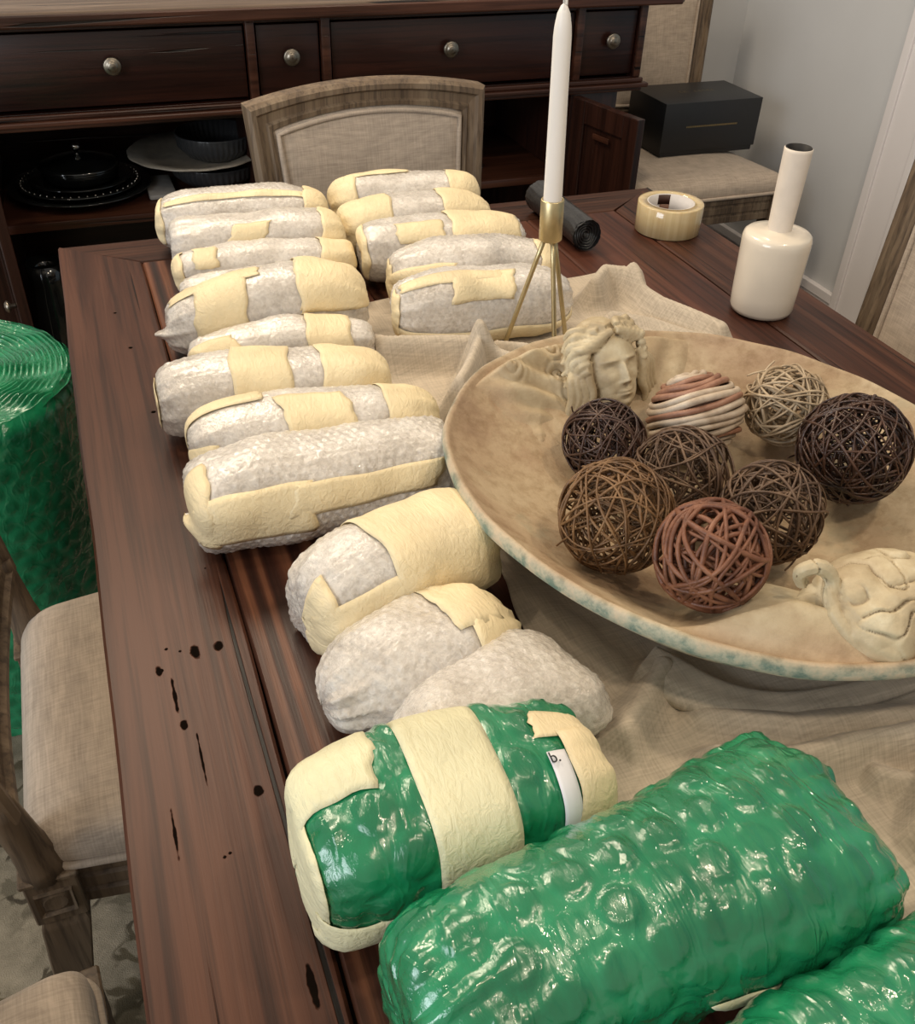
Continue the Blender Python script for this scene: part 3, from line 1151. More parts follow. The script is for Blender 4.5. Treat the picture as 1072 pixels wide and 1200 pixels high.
    under = np.zeros(T.shape)
    for tp in tapes:
        dd0, dd1 = math.radians(tp[2]), math.radians(tp[3])
        sk_ = tp[5] if len(tp) > 5 else 0.0
        vrel = np.mod(TH - dd0, 2 * PI) / (dd1 - dd0)
        tt = T - sk_ * (vrel - .5)
        under = np.maximum(under, ((vrel < 1) & (tt > tp[0] - .004) & (tt < tp[1] + .004)).astype(float))
    bb = bb * (1 - under)
    floorfade = np.clip((P0[..., 2] - .002) / .006, 0, 1)
    capfade = np.clip(np.minimum(T, 1 - T) / .05, 0, 1)
    V = P0 + N * ((bh * bb * capfade + (.0004 if bh < .0022 else .0006) * crease) * floorfade)[..., None]
    me = bpy.data.meshes.new('wrap')
    Vf = V.reshape(-1, 3)
    F = grid_faces(nt, nv, True)
    me.from_pydata(Vf.tolist(), [], F[:, ::-1].tolist())
    at = me.attributes.new('bub', 'FLOAT', 'POINT')
    at.data.foreach_set('value', (bb * capfade).ravel().astype(np.float32))
    me.update()
    wrap = link('wrap', me, mats, root)
    for i, tp in enumerate(tapes):
        t0, t1, d0, d1 = tp[:4]
        kind = tp[4] if len(tp) > 4 else tape_kind
        sk = tp[5] if len(tp) > 5 else 0.0
        rag = tp[6] if len(tp) > 6 else .012
        d0, d1 = math.radians(d0), math.radians(d1)
        nu = max(6, int((t1 - t0) * tot / .0045))
        nv2 = max(8, int((d1 - d0) * rm / .0045))
        uu, vv = np.meshgrid(np.linspace(0, 1, nu), np.linspace(0, 1, nv2), indexing='ij')
        TT = t0 + (t1 - t0) * uu + sk * (vv - .5)
        HH = d0 + (d1 - d0) * vv
        r2 = np.random.default_rng(seed * 31 + i)
        ea, eb = r2.uniform(0, 6.28, 4), r2.uniform(0, 6.28, 4)
        f0 = (np.sin(vv * 9 + ea[0]) + .6 * np.sin(vv * 23 + ea[1])) * rag
        f1 = (np.sin(uu * 5 + eb[0]) + .6 * np.sin(uu * 14 + eb[1])) * rag * 2.2
        TT = TT + f0 * ((1 - uu) * (t0 > .02) + uu * (t1 < .98)) * .5
        HH = HH + f1 * ((1 - vv) + vv) * .8
        Pt, Nt = SN(TT, HH)
        lay = .0006 * (i % 3)
        cr = np.abs(wn(Pt, seed + i * 5, 85, 7)) * .0015
        ed = np.minimum(np.minimum(uu / max((t1 - t0) * tot, .001) ** -1 if False else uu * (t1 - t0) * tot, (1 - uu) * (t1 - t0) * tot), np.minimum(vv, 1 - vv) * (d1 - d0) * rm)
        ed = np.clip(ed / .006, 0, 1)
        Pt = Pt + Nt * (.0011 + .0004 * ed + lay * .5 + cr * (.25 + .75 * ed))[..., None]
        Pt[..., 2] = np.maximum(Pt[..., 2], .0012)
        o = pydata('masking_tape' if kind != 'paper' else 'paper_label', Pt.reshape(-1, 3), grid_faces(nu, nv2).tolist(), M[kind], root)
        sm = o.modifiers.new('s', 'SOLIDIFY')
        sm.thickness = .0005
        sm.offset = 0
    return root, SN


GW = 'clear bubble-wrap bundles'
U = 'tape'


def wbundle(label, A, B, r, seed, tapes, p=6, q=2.5, step=.0030, **kw):
    W = kw.pop('W', (r * .92, r, r * .92))
    H = kw.pop('H', (r * .93, r, r * .93))
    return bundle('wrapped_bundle', label, A, B, M['bw'], W, H, q, p, seed, step=step, tapes=tapes, group=GW, **kw)


wbundle('clear bubble-wrap bundle farthest in the left row, narrow tape strip along it', (.090, 1.500), (.342, 1.462), .046, 1, [(.0, .13, -60, 175), (.14, .80, 58, 76), (.80, 1.0, 20, 170)], step=.0034)
wbundle('clear bubble-wrap bundle second from far end of left row, mostly untaped', (.095, 1.402), (.345, 1.372), .044, 2, [(.38, .55, 18, 62, U, .05), (.80, 1.0, -10, 120)], step=.0034)
wbundle('clear bubble-wrap bundle third from far end of left row, square tape patch', (.092, 1.322), (.342, 1.300), .036, 3, [(.0, .12, -40, 160), (.17, .28, 30, 95), (.76, 1.0, 0, 150)], step=.0034)
wbundle('thin clear bubble-wrap bundle fourth from far end of left row', (.090, 1.254), (.330, 1.234), .031, 4, [(.0, .30, 20, 60, U, .08), (.74, 1.0, -30, 160)], tip=(.02, .2, .012), step=.0034)
wbundle('clear bubble-wrap bundle fifth in left row with a pointed left end', (.058, 1.158), (.314, 1.133), .050, 5, [(.12, .48, 72, 100), (.22, .42, -25, 80), (.62, 1.0, 15, 150), (.62, .68, 20, 120)], H=(.036, .050, .047), tip=(.06, .1, .016), p=5)
wbundle('thin clear bubble-wrap bundle sixth in left row, wedged between fatter ones', (.076, 1.068), (.300, 1.052), .036, 6, [(.05, .30, 15, 75, U, -.05), (.60, .80, -20, 160)])
wbundle('clear bubble-wrap bundle seventh in left row, wide tape band left of centre', (.027, .960), (.280, .935), .047, 7, [(.0, .085, -70, 178), (.36, .56, -60, 175), (.66, .97, 0, 165), (.0, .08, -60, 20)])
wbundle('clear bubble-wrap bundle eighth in left row, tape patch at centre and taped right end', (.047, .858), (.306, .840), .045, 8, [(.0, .18, -80, 35), (.0, .34, 95, 150), (.40, .62, 5, 95, U, -.06), (.72, 1.0, -30, 170)])
wbundle('big clear bubble-wrap bundle ninth in left row with tape along its front', (.033, .748), (.298, .758), .0495, 9, [(.0, .16, -20, 95), (.04, .42, -15, 42), (.36, .80, 5, 38, U, .04)], p=9, step=.0024, bub=(.0095, .0013), tip=(.03, -.3, .008))
wbundle('stubby bundle almost covered in cream tape beside the bowl rim', (.102, .585), (.274, .636), .046, 10, [(.0, .20, -70, 80), (.05, .55, -80, 42), (.40, 1.0, -20, 150), (.42, .80, -70, 10), (.70, 1.0, -90, 40)], p=7, step=.0026, noise_amp=.005, wrinkle=.006, W=(.043, .049, .048), H=(.038, .047, .044))
wbundle('lumpy clear bubble-wrap bundle with cream tape on its right end', (.094, .494), (.266, .530), .045, 11, [(.62, 1.0, -10, 160), (.58, .80, 60, 150)], p=3.6, step=.0024, noise_amp=.0055, wrinkle=.006, W=(.045, .05, .040), H=(.031, .040, .030))
wbundle('flat untaped clear bubble-wrap bundle just behind the green parcels', (.122, .402), (.290, .462), .036, 12, [(.10, .24, 62, 100, U, .06)], p=5, step=.0024, noise_amp=.005, W=(.030, .048, .060), H=(.028, .040, .030))
# right row
wbundle('clear bubble-wrap bundle farthest in the right row, taped far left corner', (.362, 1.500), (.602, 1.474), .046, 13, [(.0, .24, -50, 175), (.20, .55, 88, 165, U, .05), (.72, 1.0, 0, 100)], step=.0034)
wbundle('clear bubble-wrap bundle second from far end of right row', (.350, 1.402), (.590, 1.385), .044, 14, [(.0, .36, -50, 135), (.62, 1.0, 0, 130)], step=.0034)
wbundle('clear bubble-wrap bundle third from far end of right row, bright tape strip', (.352, 1.295), (.602, 1.276), .045, 15, [(.0, .12, -60, 150), (.26, .48, 30, 75), (.52, .86, 10, 135)], step=.0034, lift=.005)
wbundle('clear bubble-wrap bundle fourth from far end of right row', (.366, 1.195), (.600, 1.168), .046, 16, [(.0, .10, -60, 175), (.05, .40, 10, 40), (.80, 1.0, 0, 110)], step=.0032, lift=.005)
wbundle('clear bubble-wrap bundle nearest in the right row, behind the brass candle stand', (.340, 1.092), (.578, 1.072), .047, 17, [(.12, .58, 62, 92), (.34, .62, 28, 88, U, .04), (.0, .10, -80, 100), (.1, .95, -60, -20)], lift=.005, p=4.5)

# green parcels
g1, SN1 = bundle('wrapped_bundle', 'green bubble-wrap parcel banded with pale masking tape, white label at right', (.046, .352), (.254, .358), M['bg'], (.053, .056, .046), (.049, .053, .044), 3.2, 7, 21, (.033, .0024), .0026,
                 lift=.003, noise_amp=.0025, wrinkle=.003, soft=.28, fine=.15, gather=.002, tape_kind='tape_green', group='green bubble-wrap parcels',
                 tapes=[(.0, .15, -75, 250, 'tape_green', 0, .01), (.10, .33, 88, 172, 'tape_green', .02, .02), (.12, .38, -62, -2, 'tape_green', 0, .014), (.39, .585, -85, 262, 'tape_green', .0, .002),
                        (.690, .737, -25, 78, 'paper', .02, .001), (.735, 1.0, -60, 98, 'tape', .03, .01), (.70, .98, 92, 118, 'tape', .02, .01)])
g2, SN2 = bundle('wrapped_bundle', 'largest green bubble-wrap parcel, square right end raised to a corner', (.076, .222), (.385, .268), M['bg'], (.056, .062, .078), (.054, .060, .046), 2.3, 8, 22, (.033, .0020), .0022,
                 lift=.006, noise_amp=.004, wrinkle=.005, soft=.28, fine=.15, gather=.004, group='green bubble-wrap parcels', tip=(.93, 2.0, .012),
                 tapes=[(.54, .68, -46, -4, 'tape_green', -.09, .004)])
g3, SN3 = bundle('wrapped_bundle', 'green bubble-wrap parcel in the bottom right corner, cut by the frame', (.180, .118), (.490, .146), M['bg'], (.044, .052, .054), (.040, .046, .044), 2.3, 5, 23, (.033, .0026), .0026,
                 lift=.004, noise_amp=.004, wrinkle=.005, soft=.28, fine=.15, gather=.004, group='green bubble-wrap parcels', tapes=[(.20, .34, 40, 92, 'tape_green', .02, .004)])
# the printed letter on the white label
cu = bpy.data.curves.new('letter', 'FONT')
cu.body = 'b.'
cu.size = .011
cu.extrude = .0002
tmp = bpy.data.objects.new('tmp', cu)
COL.objects.link(tmp)
bpy.context.view_layer.update()
lm = bpy.data.meshes.new_from_object(tmp.evaluated_get(bpy.context.evaluated_depsgraph_get()))
bpy.data.objects.remove(tmp)
Pp, Nn = SN1(np.array([.705]), np.array([math.radians(68)]))
lt = link('printed_letter', lm, plain('black_ink', (.012, .012, .012), .5), g1, False)
nv_ = Vector(Nn[0])
xv = Vector((1, 0, 0))
yv = nv_.cross(xv).normalized()
xv = yv.cross(nv_).normalized()
o_ = Vector(Pp[0]) + nv_ * .0036 - xv * .003
lt.matrix_local = Matrix(((xv.x, yv.x, nv_.x, o_.x), (xv.y, yv.y, nv_.y, o_.y), (xv.z, yv.z, nv_.z, o_.z), (0, 0, 0, 1)))

# big roll of green bubble wrap standing on the rug
roll = thing('bubble_wrap_roll', 'large green bubble-wrap roll standing on the rug left of table', 'roll', (-.272, 1.475, .0125))
RR, RH = .205, .600
n_a, n_z = 300, 190
Z = np.linspace(0, RH, n_z)
A_ = np.linspace(0, 2 * PI, n_a, endpoint=False)
ZZ, AA = np.meshgrid(Z, A_, indexing='ij')
pitch_ = .032
row = pitch_ * .866
best = np.full(ZZ.shape, 9.0)
sarc = AA * RR
for k in (0, 1):
    u = (ZZ / row - k) / 2
    dv_ = (u - np.round(u)) * 2 * row
    off = .5 * pitch_ * k
    du_ = (sarc - off) - np.round((sarc - off) / pitch_) * pitch_
    best = np.minimum(best, np.hypot(du_, dv_))
bb = np.clip((pitch_ * .42 - best) / (pitch_ * .2), 0, 1)
PP = np.stack([RR * np.cos(AA), RR * np.sin(AA), ZZ], -1)
lump = wn(PP, 77, 14, 8) * .006 + wn(PP, 78, 60, 8) * .0015
edge = np.clip((ZZ - RH + .03) / .03, 0, 1)
rad = RR + lump + bb * .0016 - .012 * edge ** 2
V = np.stack([rad * np.cos(AA), rad * np.sin(AA), ZZ], -1).reshape(-1, 3)
me = bpy.data.meshes.new('outer_layer')
me.from_pydata(V.tolist(), [], grid_faces(n_z, n_a, True)[:, ::-1].tolist())
at = me.attributes.new('bub', 'FLOAT', 'POINT')
at.data.foreach_set('value', bb.ravel().astype(np.float32))
link('outer_layer', me, M['bg'], roll)
n_r = 190
rr_ = np.linspace(.045, RR - .008, n_r)
R3, A3 = np.meshgrid(rr_, A_, indexing='ij')
PP = np.stack([R3 * np.cos(A3), R3 * np.sin(A3), R3 * 0], -1)
ph_ = R3 / .0085 - A3 / (2 * PI) + .5 * wn(PP, 80, 22, 6)
zz = RH - .004 + .0055 * np.abs(np.sin(PI * ph_)) * (1 + .7 * wn(PP, 81, 90, 8)) + wn(PP, 82, 14, 6) * .006
zz = zz - .010 * np.clip((R3 - RR + .03) / .03, 0, 1) ** 2
V = np.stack([PP[..., 0], PP[..., 1], zz], -1).reshape(-1, 3)
pydata('rolled_layers', V, grid_faces(n_r, n_a, True).tolist(), M['bg'], roll)
lathe('core_tube', [(.045, .02), (.045, RH), (.041, RH), (.041, .02)], M['card_core'], roll, 40)

# ------------------------------------------------------------------ linen runner


def seg_dist(X, Y, pts):
    best = np.full(X.shape, 9.0)
    for (a, b) in zip(pts[:-1], pts[1:]):
        a = np.array(a); b = np.array(b)
        ab = b - a
        t = np.clip(((X - a[0]) * ab[0] + (Y - a[1]) * ab[1]) / (ab @ ab), 0, 1)
        best = np.minimum(best, np.hypot(X - a[0] - t * ab[0], Y - a[1] - t * ab[1]))
    return best


BC = (.5092, .597)
LX, SX = (.42326, -.906), (.906, .42326)
ridges = [
    ([(.645, 1.120), (.675, 1.150), (.715, 1.125)], .046, .017), ([(.715, 1.125), (.722, 1.05), (.755, .955)], .034, .016), ([(.650, 1.065), (.690, 1.030), (.735, .95)], .018, .011),
    ([(.305, 1.050), (.350, 1.030), (.415, 1.005)], .042, .020), ([(.410, .985), (.375, .93), (.335, .865)], .058, .017), ([(.410, .985), (.445, .94)], .045, .016),
    ([(.440, 1.00), (.470, .985), (.50, .96)], .036, .013), ([(.52, .955), (.60, .93), (.66, .92)], .022, .02), ([(.33, .865), (.30, .80)], .012, .02),
    ([(.290, .385), (.325, .415), (.370, .455)], .024, .016), ([(.385, .40), (.44, .365), (.58, .340)], .016, .016), ([(.36, .350), (.40, .335), (.47, .335), (.58, .315)], .030, .014),
    ([(.47, .300), (.50, .28), (.56, .30)], .018, .010), ([(.465, .245), (.50, .270), (.58, .28)], .034, .014), ([(.50, .22), (.56, .26)], .02, .03), ([(.30, .60), (.33, .52), (.34, .47)], .006, .02)]
xs_ = np.linspace(.285, .775, 190)
ys_ = np.linspace(.13, 1.225, 400)
Xc, Yc = np.meshgrid(xs_, ys_, indexing='ij')
Uu = (Xc - .285) / .49
Vv_ = (Yc - .13) / 1.095
PPc = np.stack([Xc, Yc, 0 * Xc], -1)
Xc = Xc + (1 - Uu) * (.010 * np.sin(Yc * 13) + .006 * np.sin(Yc * 31)) + Uu * (.012 * np.sin(Yc * 9 + 1) - .03 * np.clip(Yc - .95, 0, 1))
Yc = Yc + (Vv_) * .012 * np.sin(Xc * 17)
hz = .0022 + .0012 * (wn(PPc, 91, 30, 8) + 1)
for k, (pts, hh, ww) in enumerate(ridges):
    d = seg_dist(Xc + .006 * wn(PPc, 92 + k, 25, 5), Yc + .006 * wn(PPc, 120 + k, 25, 5), pts)
    hz = np.maximum(hz, hz * .5 + hh * np.exp(-(d / ww) ** 2))
dx, dy = Xc - BC[0], Yc - BC[1]
sb_ = np.sqrt(((dx * LX[0] + dy * LX[1]) / .29) ** 2 + ((dx * SX[0] + dy * SX[1]) / .245) ** 2)
# kept below the bowl's underside
lim = .0045 + .85 * .062 * np.clip((sb_ - .36) / .56, 0, 2) ** 1.5
lim = np.where(sb_ > 1.08, 1, lim)
hz = np.minimum(hz, lim)
# pressed flat under the parcels
for (A, B, rr0) in (((.340, 1.092), (.578, 1.072), .046), ((.366, 1.195), (.600, 1.168), .046), ((.352, 1.295), (.602, 1.276), .047), ((.076, .222), (.385, .268), .075), ((.180, .118), (.490, .146), .05), ((.122, .402), (.290, .462), .05), ((.102, .585), (.274, .636), .046), ((.094, .494), (.266, .530), .046), ((.046, .352), (.266, .360), .06), ((.046, .862), (.312, .842), .046), ((.026, .972), (.29, .944), .046), ((.033, .748), (.298, .758), .05)):
    d = seg_dist(Xc, Yc, [A, B])
    hz = np.minimum(hz, .0035 + .09 * np.clip((d - rr0 * .75) / .05, 0, 1))
V = np.stack([Xc, Yc, TZ + .0006 + hz], -1).reshape(-1, 3)
cl = pydata('table_runner', V, grid_faces(190, 400).tolist(), M['linen_cloth'])
sm = cl.modifiers.new('s', 'SOLIDIFY')
sm.thickness = .0015
sm.offset = 1
for pts, r0_, r1_, a0_, a1_ in (([(.362, .462), (.392, .418), (.44, .392), (.50, .380), (.58, .378)], .019, .007, -1.0, 3.9),
                                ([(.452, 1.012), (.470, .990), (.492, .972), (.515, .962)], .015, .007, -.6, 4.2)):
    P = catmull([(x_, y_, 0) for x_, y_ in pts], 14)
    n_p, n_q = len(P), 26
    T_ = np.gradient(P, axis=0)
    T_ /= np.linalg.norm(T_, axis=1)[:, None]
    Nn_ = np.stack([-T_[:, 1], T_[:, 0], 0 * T_[:, 0]], 1)
    fr = np.linspace(0, 1, n_p)
    an = np.linspace(a0_, a1_, n_q)
    rad = (r0_ + (r1_ - r0_) * fr)[:, None] * (1 + .10 * np.sin(3 * an)[None, :] + .12 * np.sin(9 * fr)[:, None])
    rad = rad * np.where(an > 2.6, 1 + .5 * (an - 2.6), 1)[None, :]
    Q = P[:, None, :] + Nn_[:, None, :] * (rad * np.cos(an)[None, :])[..., None]
    Q[..., 2] = np.maximum(TZ + .004 + rad * .55 * (1.0 + 1.15 * np.sin(an)[None, :]), TZ + .0045)
    fo = pydata('rolled_fold', Q.reshape(-1, 3), grid_faces(n_p, n_q).tolist(), M['linen_cloth'], cl)
    sm = fo.modifiers.new('s', 'SOLIDIFY')
    sm.thickness = .0012
tag(cl, 'rumpled natural linen runner bunched under the plaster bowl', 'table runner')

# ------------------------------------------------------------------ bowl
BZ = .7665
bowl = thing('plaster_bowl', 'large oval aged plaster bowl with carved woman heads at its rim', 'bowl', (BC[0], BC[1], BZ))
NA, prof = 220, []
H_ = .098
for s in np.linspace(.02, 1, 46):
    prof.append((s * .965, .017 + (H_ - .020) * s ** 2.4, 0.0))
prof += [(.972, H_ - .001, 0), (.984, H_ + .001, .1), (.996, H_ - .001, .5), (1.001, H_ - .006, .9), (.995, H_ - .013, 1), (.97, H_ - .020, .8), (.93, H_ - .030, .4)]
for s in np.linspace(.90, .38, 24):
    prof.append((s, .003 + (H_ - .036) * ((s - .34) / .56) ** 1.5 if s > .34 else .003, .25))
prof += [(.36, .0005, .2), (.30, 0, 0), (.02, .001, 0)]
prof = np.array(prof)
Aa = np.linspace(0, 2 * PI, NA, endpoint=False)
S_, A2 = np.meshgrid(np.arange(len(prof)), Aa, indexing='ij')
rr, zz, rm = prof[S_, 0], prof[S_, 1], prof[S_, 2]
aL, aS = .2815, .245
ux = rr * (aL * np.cos(A2) * LX[0] + aS * np.sin(A2) * SX[0])
uy = rr * (aL * np.cos(A2) * LX[1] + aS * np.sin(A2) * SX[1])
PPb = np.stack([ux, uy, zz], -1)
j = 1 + .010 * wn(PPb, 201, 16, 6) * rr + .004 * wn(PPb, 203, 50, 6) * rr
zz = zz + .003 * wn(PPb, 202, 14, 6) * rr + .0009 * wn(PPb, 204, 70, 8)
zz = np.maximum(zz, 0)
V = np.stack([ux * j, uy * j, zz], -1).reshape(-1, 3)
me = bpy.data.meshes.new('bowl_shell')
F = grid_faces(len(prof), NA, True).tolist()
F.append(list(range(NA)))
F.append([(len(prof) - 1) * NA + k for k in range(NA)][::-1])
me.from_pydata(V.tolist(), [], F)
at = me.attributes.new('rim', 'FLOAT', 'POINT')
at.data.foreach_set('value', rm.ravel().astype(np.float32))
link('bowl_shell', me, M['plaster'], bowl)


def remesh_obj(name, parts, vox, mat, parent, mtx, smooth=2, post=None):
    """weld closed solids (in cm) into one skin"""
    V, F = join_geo(parts)
    V = V * .01
    Mx = np.array(mtx)
    me = bpy.data.meshes.new('t')
    me.from_pydata(V.tolist(), [], F)
    o = bpy.data.objects.new('t', me)
    COL.objects.link(o)
    m = o.modifiers.new('r', 'REMESH')
    m.mode = 'VOXEL'
    m.voxel_size = vox
    s = o.modifiers.new('s', 'SMOOTH')
    s.iterations = smooth
    s.factor = .5
    bpy.context.view_layer.update()
    dg = bpy.context.evaluated_depsgraph_get()
    m2 = bpy.data.meshes.new_from_object(o.evaluated_get(dg))
    bpy.data.objects.remove(o)
    co = np.zeros(len(m2.vertices) * 3, dtype=np.float32)
    m2.vertices.foreach_get('co', co)
    co = co.reshape(-1, 3).astype(float)
    if post is not None:
        no = np.zeros(len(m2.vertices) * 3, dtype=np.float32)
        m2.vertices.foreach_get('normal', no)
        co = post(co, no.reshape(-1, 3).astype(float))
    co = co @ Mx[:3, :3].T + Mx[:3, 3]
    # nothing of it may stick out through the bowl
    el = np.hypot((co[:, 0] * LX[0] + co[:, 1] * LX[1]) / aL, (co[:, 0] * SX[0] + co[:, 1] * SX[1]) / aS)
    lim_ = np.where(co[:, 2] < H_ - .010, .985, 1.03)
    k_ = np.minimum(1, lim_ / np.maximum(el, 1e-6))
    co[:, 0] *= k_
    co[:, 1] *= k_
    co[:, 2] = np.maximum(co[:, 2], .013 + (H_ - .020) * np.minimum(el * k_, .97) ** 2.4)
    m2.vertices.foreach_set('co', co.astype(np.float32).ravel())
    m2.update()
    m2.materials.clear()
    return link(name, m2, mat, parent)


def ell(c, r, rot=None, n=20):
    V, F = [], []
    for i in range(n // 2 + 1):
        ph = PI * i / (n // 2)
        for k in range(n):
            a = 2 * PI * k / n
            V.append((max(math.sin(ph), .02) * math.cos(a) * r[0], max(math.sin(ph), .02) * math.sin(a) * r[1], -math.cos(ph) * r[2]))
    F = [f[::-1] for f in grid_faces(n // 2 + 1, n, True).tolist()]
    F.append(list(range(n))[::-1])
    F.append([(n // 2) * n + k for k in range(n)])
    V = np.array(V)
    if rot is not None:
        V = V @ np.array(Euler(rot).to_matrix()).T
    return V + np.array(c), [f[::-1] for f in F] if False else F


def lock(pts, r0, r1=None, n=8):
    P = catmull(pts, n)
    r1 = r0 * .6 if r1 is None else r1
    t = np.linspace(0, 1, len(P))
    rad = (r0 + (r1 - r0) * t) * (.55 + .45 * np.sin(PI * np.clip(t * .9 + .1, 0, 1)))
    return tube_geo(P, np.maximum(rad, .08), 8)


def face_solid():
    """front of a woman's face as a height field over (x,z), closed behind"""
    nx, nz = 90, 110
    X, Zf = np.meshgrid(np.linspace(-3.1, 3.1, nx), np.linspace(-4.4, 4.6, nz), indexing='ij')

    def e(c, r, b=0):
        q = 1 - ((X - c[0]) / r[0]) ** 2 - ((Zf - c[1]) / r[1]) ** 2
        return np.where(q > 0, c[2] + r[2] * np.sqrt(np.maximum(q, 0)), -9)

    def g(cx, cz, sx, sz, a):
        return a * np.exp(-((X - cx) / sx) ** 2 - ((Zf - cz) / sz) ** 2)
    base = np.maximum(e((0, .6, -.6), (2.95, 3.7, 3.0)), e((0, -1.5, -.3), (2.25, 2.75, 2.6)))
    base = np.maximum(base, -1.2)
    h = base
    for s in (-1, 1):
        h = h + g(s * 1.15, .55, .62, .38, -.62)       # eye sockets
        h = h + g(s * 1.15, .48, .42, .20, .40)        # eyeballs
        h = h + g(s * 1.15, .70, .50, .07, .16)        # upper lid
        h = h + g(s * 1.15, .26, .48, .07, .10)        # lower lid
        h = h + g(s * 1.2, 1.22, .80, .22, .26)        # brows
        h = h + g(s * 1.45, -.75, .75, .65, .22)       # cheeks
        h = h + g(s * .42, -1.02, .22, .20, .28)       # nostril wings
        h = h + g(s * .95, -1.95, .25, .3, -.16)       # mouth corners
    zz = np.clip((1.0 - Zf) / 1.9, 0, 1)
    h = h + np.where((Zf < 1.1) & (Zf > -1.15), 1, 0) * (.25 + .75 * zz) * np.exp(-(X / (.24 + .14 * zz)) ** 2) * .95 * np.clip((Zf + 1.15) / .18, 0, 1) * np.clip((1.1 - Zf) / .5, 0, 1)
    h = h + g(0, -1.85, .62, .13, .34) + g(0, -2.22, .55, .15, .36) + g(0, -2.02, .75, .055, -.42) + g(0, -2.65, .5, .17, -.2) + g(0, -3.15, .65, .45, .42)
    h = h + g(0, -1.45, .12, .2, -.08)
    V = np.stack([X, h, Zf], -1).reshape(-1, 3)
    Vb = np.stack([X * .9, np.full_like(X, -2.2), Zf * .9], -1).reshape(-1, 3)
    n = nx * nz
    F = grid_faces(nx, nz).tolist()
    Fb = [[i + n for i in f[::-1]] for f in F]
    bd = [i * nz for i in range(nx)] + [(nx - 1) * nz + j_ for j_ in range(1, nz)] + [i * nz + nz - 1 for i in range(nx - 2, -1, -1)] + [j_ for j_ in range(nz - 2, 0, -1)]
    S4 = [[bd[k], bd[k] + n, bd[(k + 1) % len(bd)] + n, bd[(k + 1) % len(bd)]] for k in range(len(bd))]
    return np.concatenate([V, Vb]), F + Fb + S4


def far_head():
    rg = np.random.default_rng(5)
    parts = [face_solid()]
    parts.append(ell((0, -1.8, .8), (3.9, 2.6, 4.6)))
    parts.append(ell((-.2, -1.2, -4.4), (1.9, 1.7, 2.4)))                 # neck
    # wavy hair in thick locks, parted in the middle, combed back to each side
    for s in (-1, 1):
        for k in range(7):
            a = .2 + k * .23
            r0 = 3.1
            x0, z0 = s * math.sin(a) * r0 * .95, .9 + math.cos(a) * r0 * 1.15
            pts = []
            nn = 6
            for i in range(nn):
                q = i / (nn - 1)
                rad = 1 + q * .55
                aa = a + q * .75
                wob = .35 * math.sin(i * 2.1 + k)
                pts.append((s * (math.sin(aa) * 3.2 * rad) + wob * .5, 1.15 - 2.2 * q + .25 * math.cos(i * 2 + k), .9 + math.cos(aa) * 3.7 * rad * .95 + wob * .6))
            parts.append(lock(pts, .55, .36))
        for k in range(6):                                              # crown locks across the brow
            x0 = s * (.35 + k * .48)
            parts.append(lock([(x0 * .5, 1.75 - .03 * k * k, 4.0 - .06 * k * k), (x0 + s * .4, 1.5 - .08 * k, 3.9 - .22 * k), (x0 + s * 1.0, .6, 4.4 - .3 * k), (x0 + s * 1.3, -.4, 4.9 - .35 * k)], .5, .36))
        for k in range(4):                                              # side locks falling past the cheeks
            pts = [(s * (2.9 + .35 * k), .9 - .4 * k, 1.6 - .2 * k), (s * (3.15 + .5 * k), .9 - .3 * k, 0.), (s * (2.9 + .6 * k), .6 - .3 * k, -1.7), (s * (3.4 + .6 * k), .1 - .3 * k, -3.2), (s * (2.9 + .8 * k), -.5, -4.8)]
            parts.append(lock(pts, .55, .4))
    return parts


def frame_mtx(o, xa, ya, za, s=1.0):
    return ((xa[0] * s, ya[0] * s, za[0] * s, o[0]), (xa[1] * s, ya[1] * s, za[1] * s, o[1]), (xa[2] * s, ya[2] * s, za[2] * s, o[2]), (0, 0, 0, 1))


def basis(fwd, up):
    f = Vector(fwd).normalized()
    u = Vector(up)
    x = f.cross(u).normalized()
    z = x.cross(f).normalized()
    return x, f, z


# far head: looks out over the bowl towards the lower right
xa, ya, za = basis((.08, -.86, .42), (-.10, .45, .9))
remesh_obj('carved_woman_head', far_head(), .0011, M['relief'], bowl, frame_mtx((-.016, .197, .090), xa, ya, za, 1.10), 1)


def near_head():
    rg = np.random.default_rng(8)
    parts = [ell((0, 0, 0), (4.6, 4.2, 3.6)), ell((2.5, -1.0, -1.5), (6.0, 4.6, 3.0)), ell((-5.2, 1.0, -1.9), (3.8, 2.2, 2.2), (0, .15, .2)), ell((-3.2, 1.5, -1.6), (4.0, 2.2, 2.4))]
    # ear-like curl and a ribbon running down to the rim
    parts.append(lock([(-4.6, 3.2, 1.0), (-5.2, 3.5, 2.2), (-4.4, 3.1, 2.9), (-3.6, 2.4, 2.2), (-3.9, 1.4, 1.5)], .8, .6))
    parts.append(lock([(-3.9, 2.2, 1.9), (-4.3, .8, 1.3), (-4.0, -1.0, .6), (-3.2, -2.8, -.4), (-2.6, -4.0, -1.6)], .62, .4))
    for k in range(5):
        parts.append(lock([(3.5 - .2 * k, -3.2 - .35 * k, .8 - .6 * k), (1.2, -4.2 - .3 * k, .1 - .55 * k), (-1.0, -4.1 - .25 * k, -.7 - .4 * k), (-3.0, -3.6, -1.7 - .2 * k)], .5, .36))
    return parts


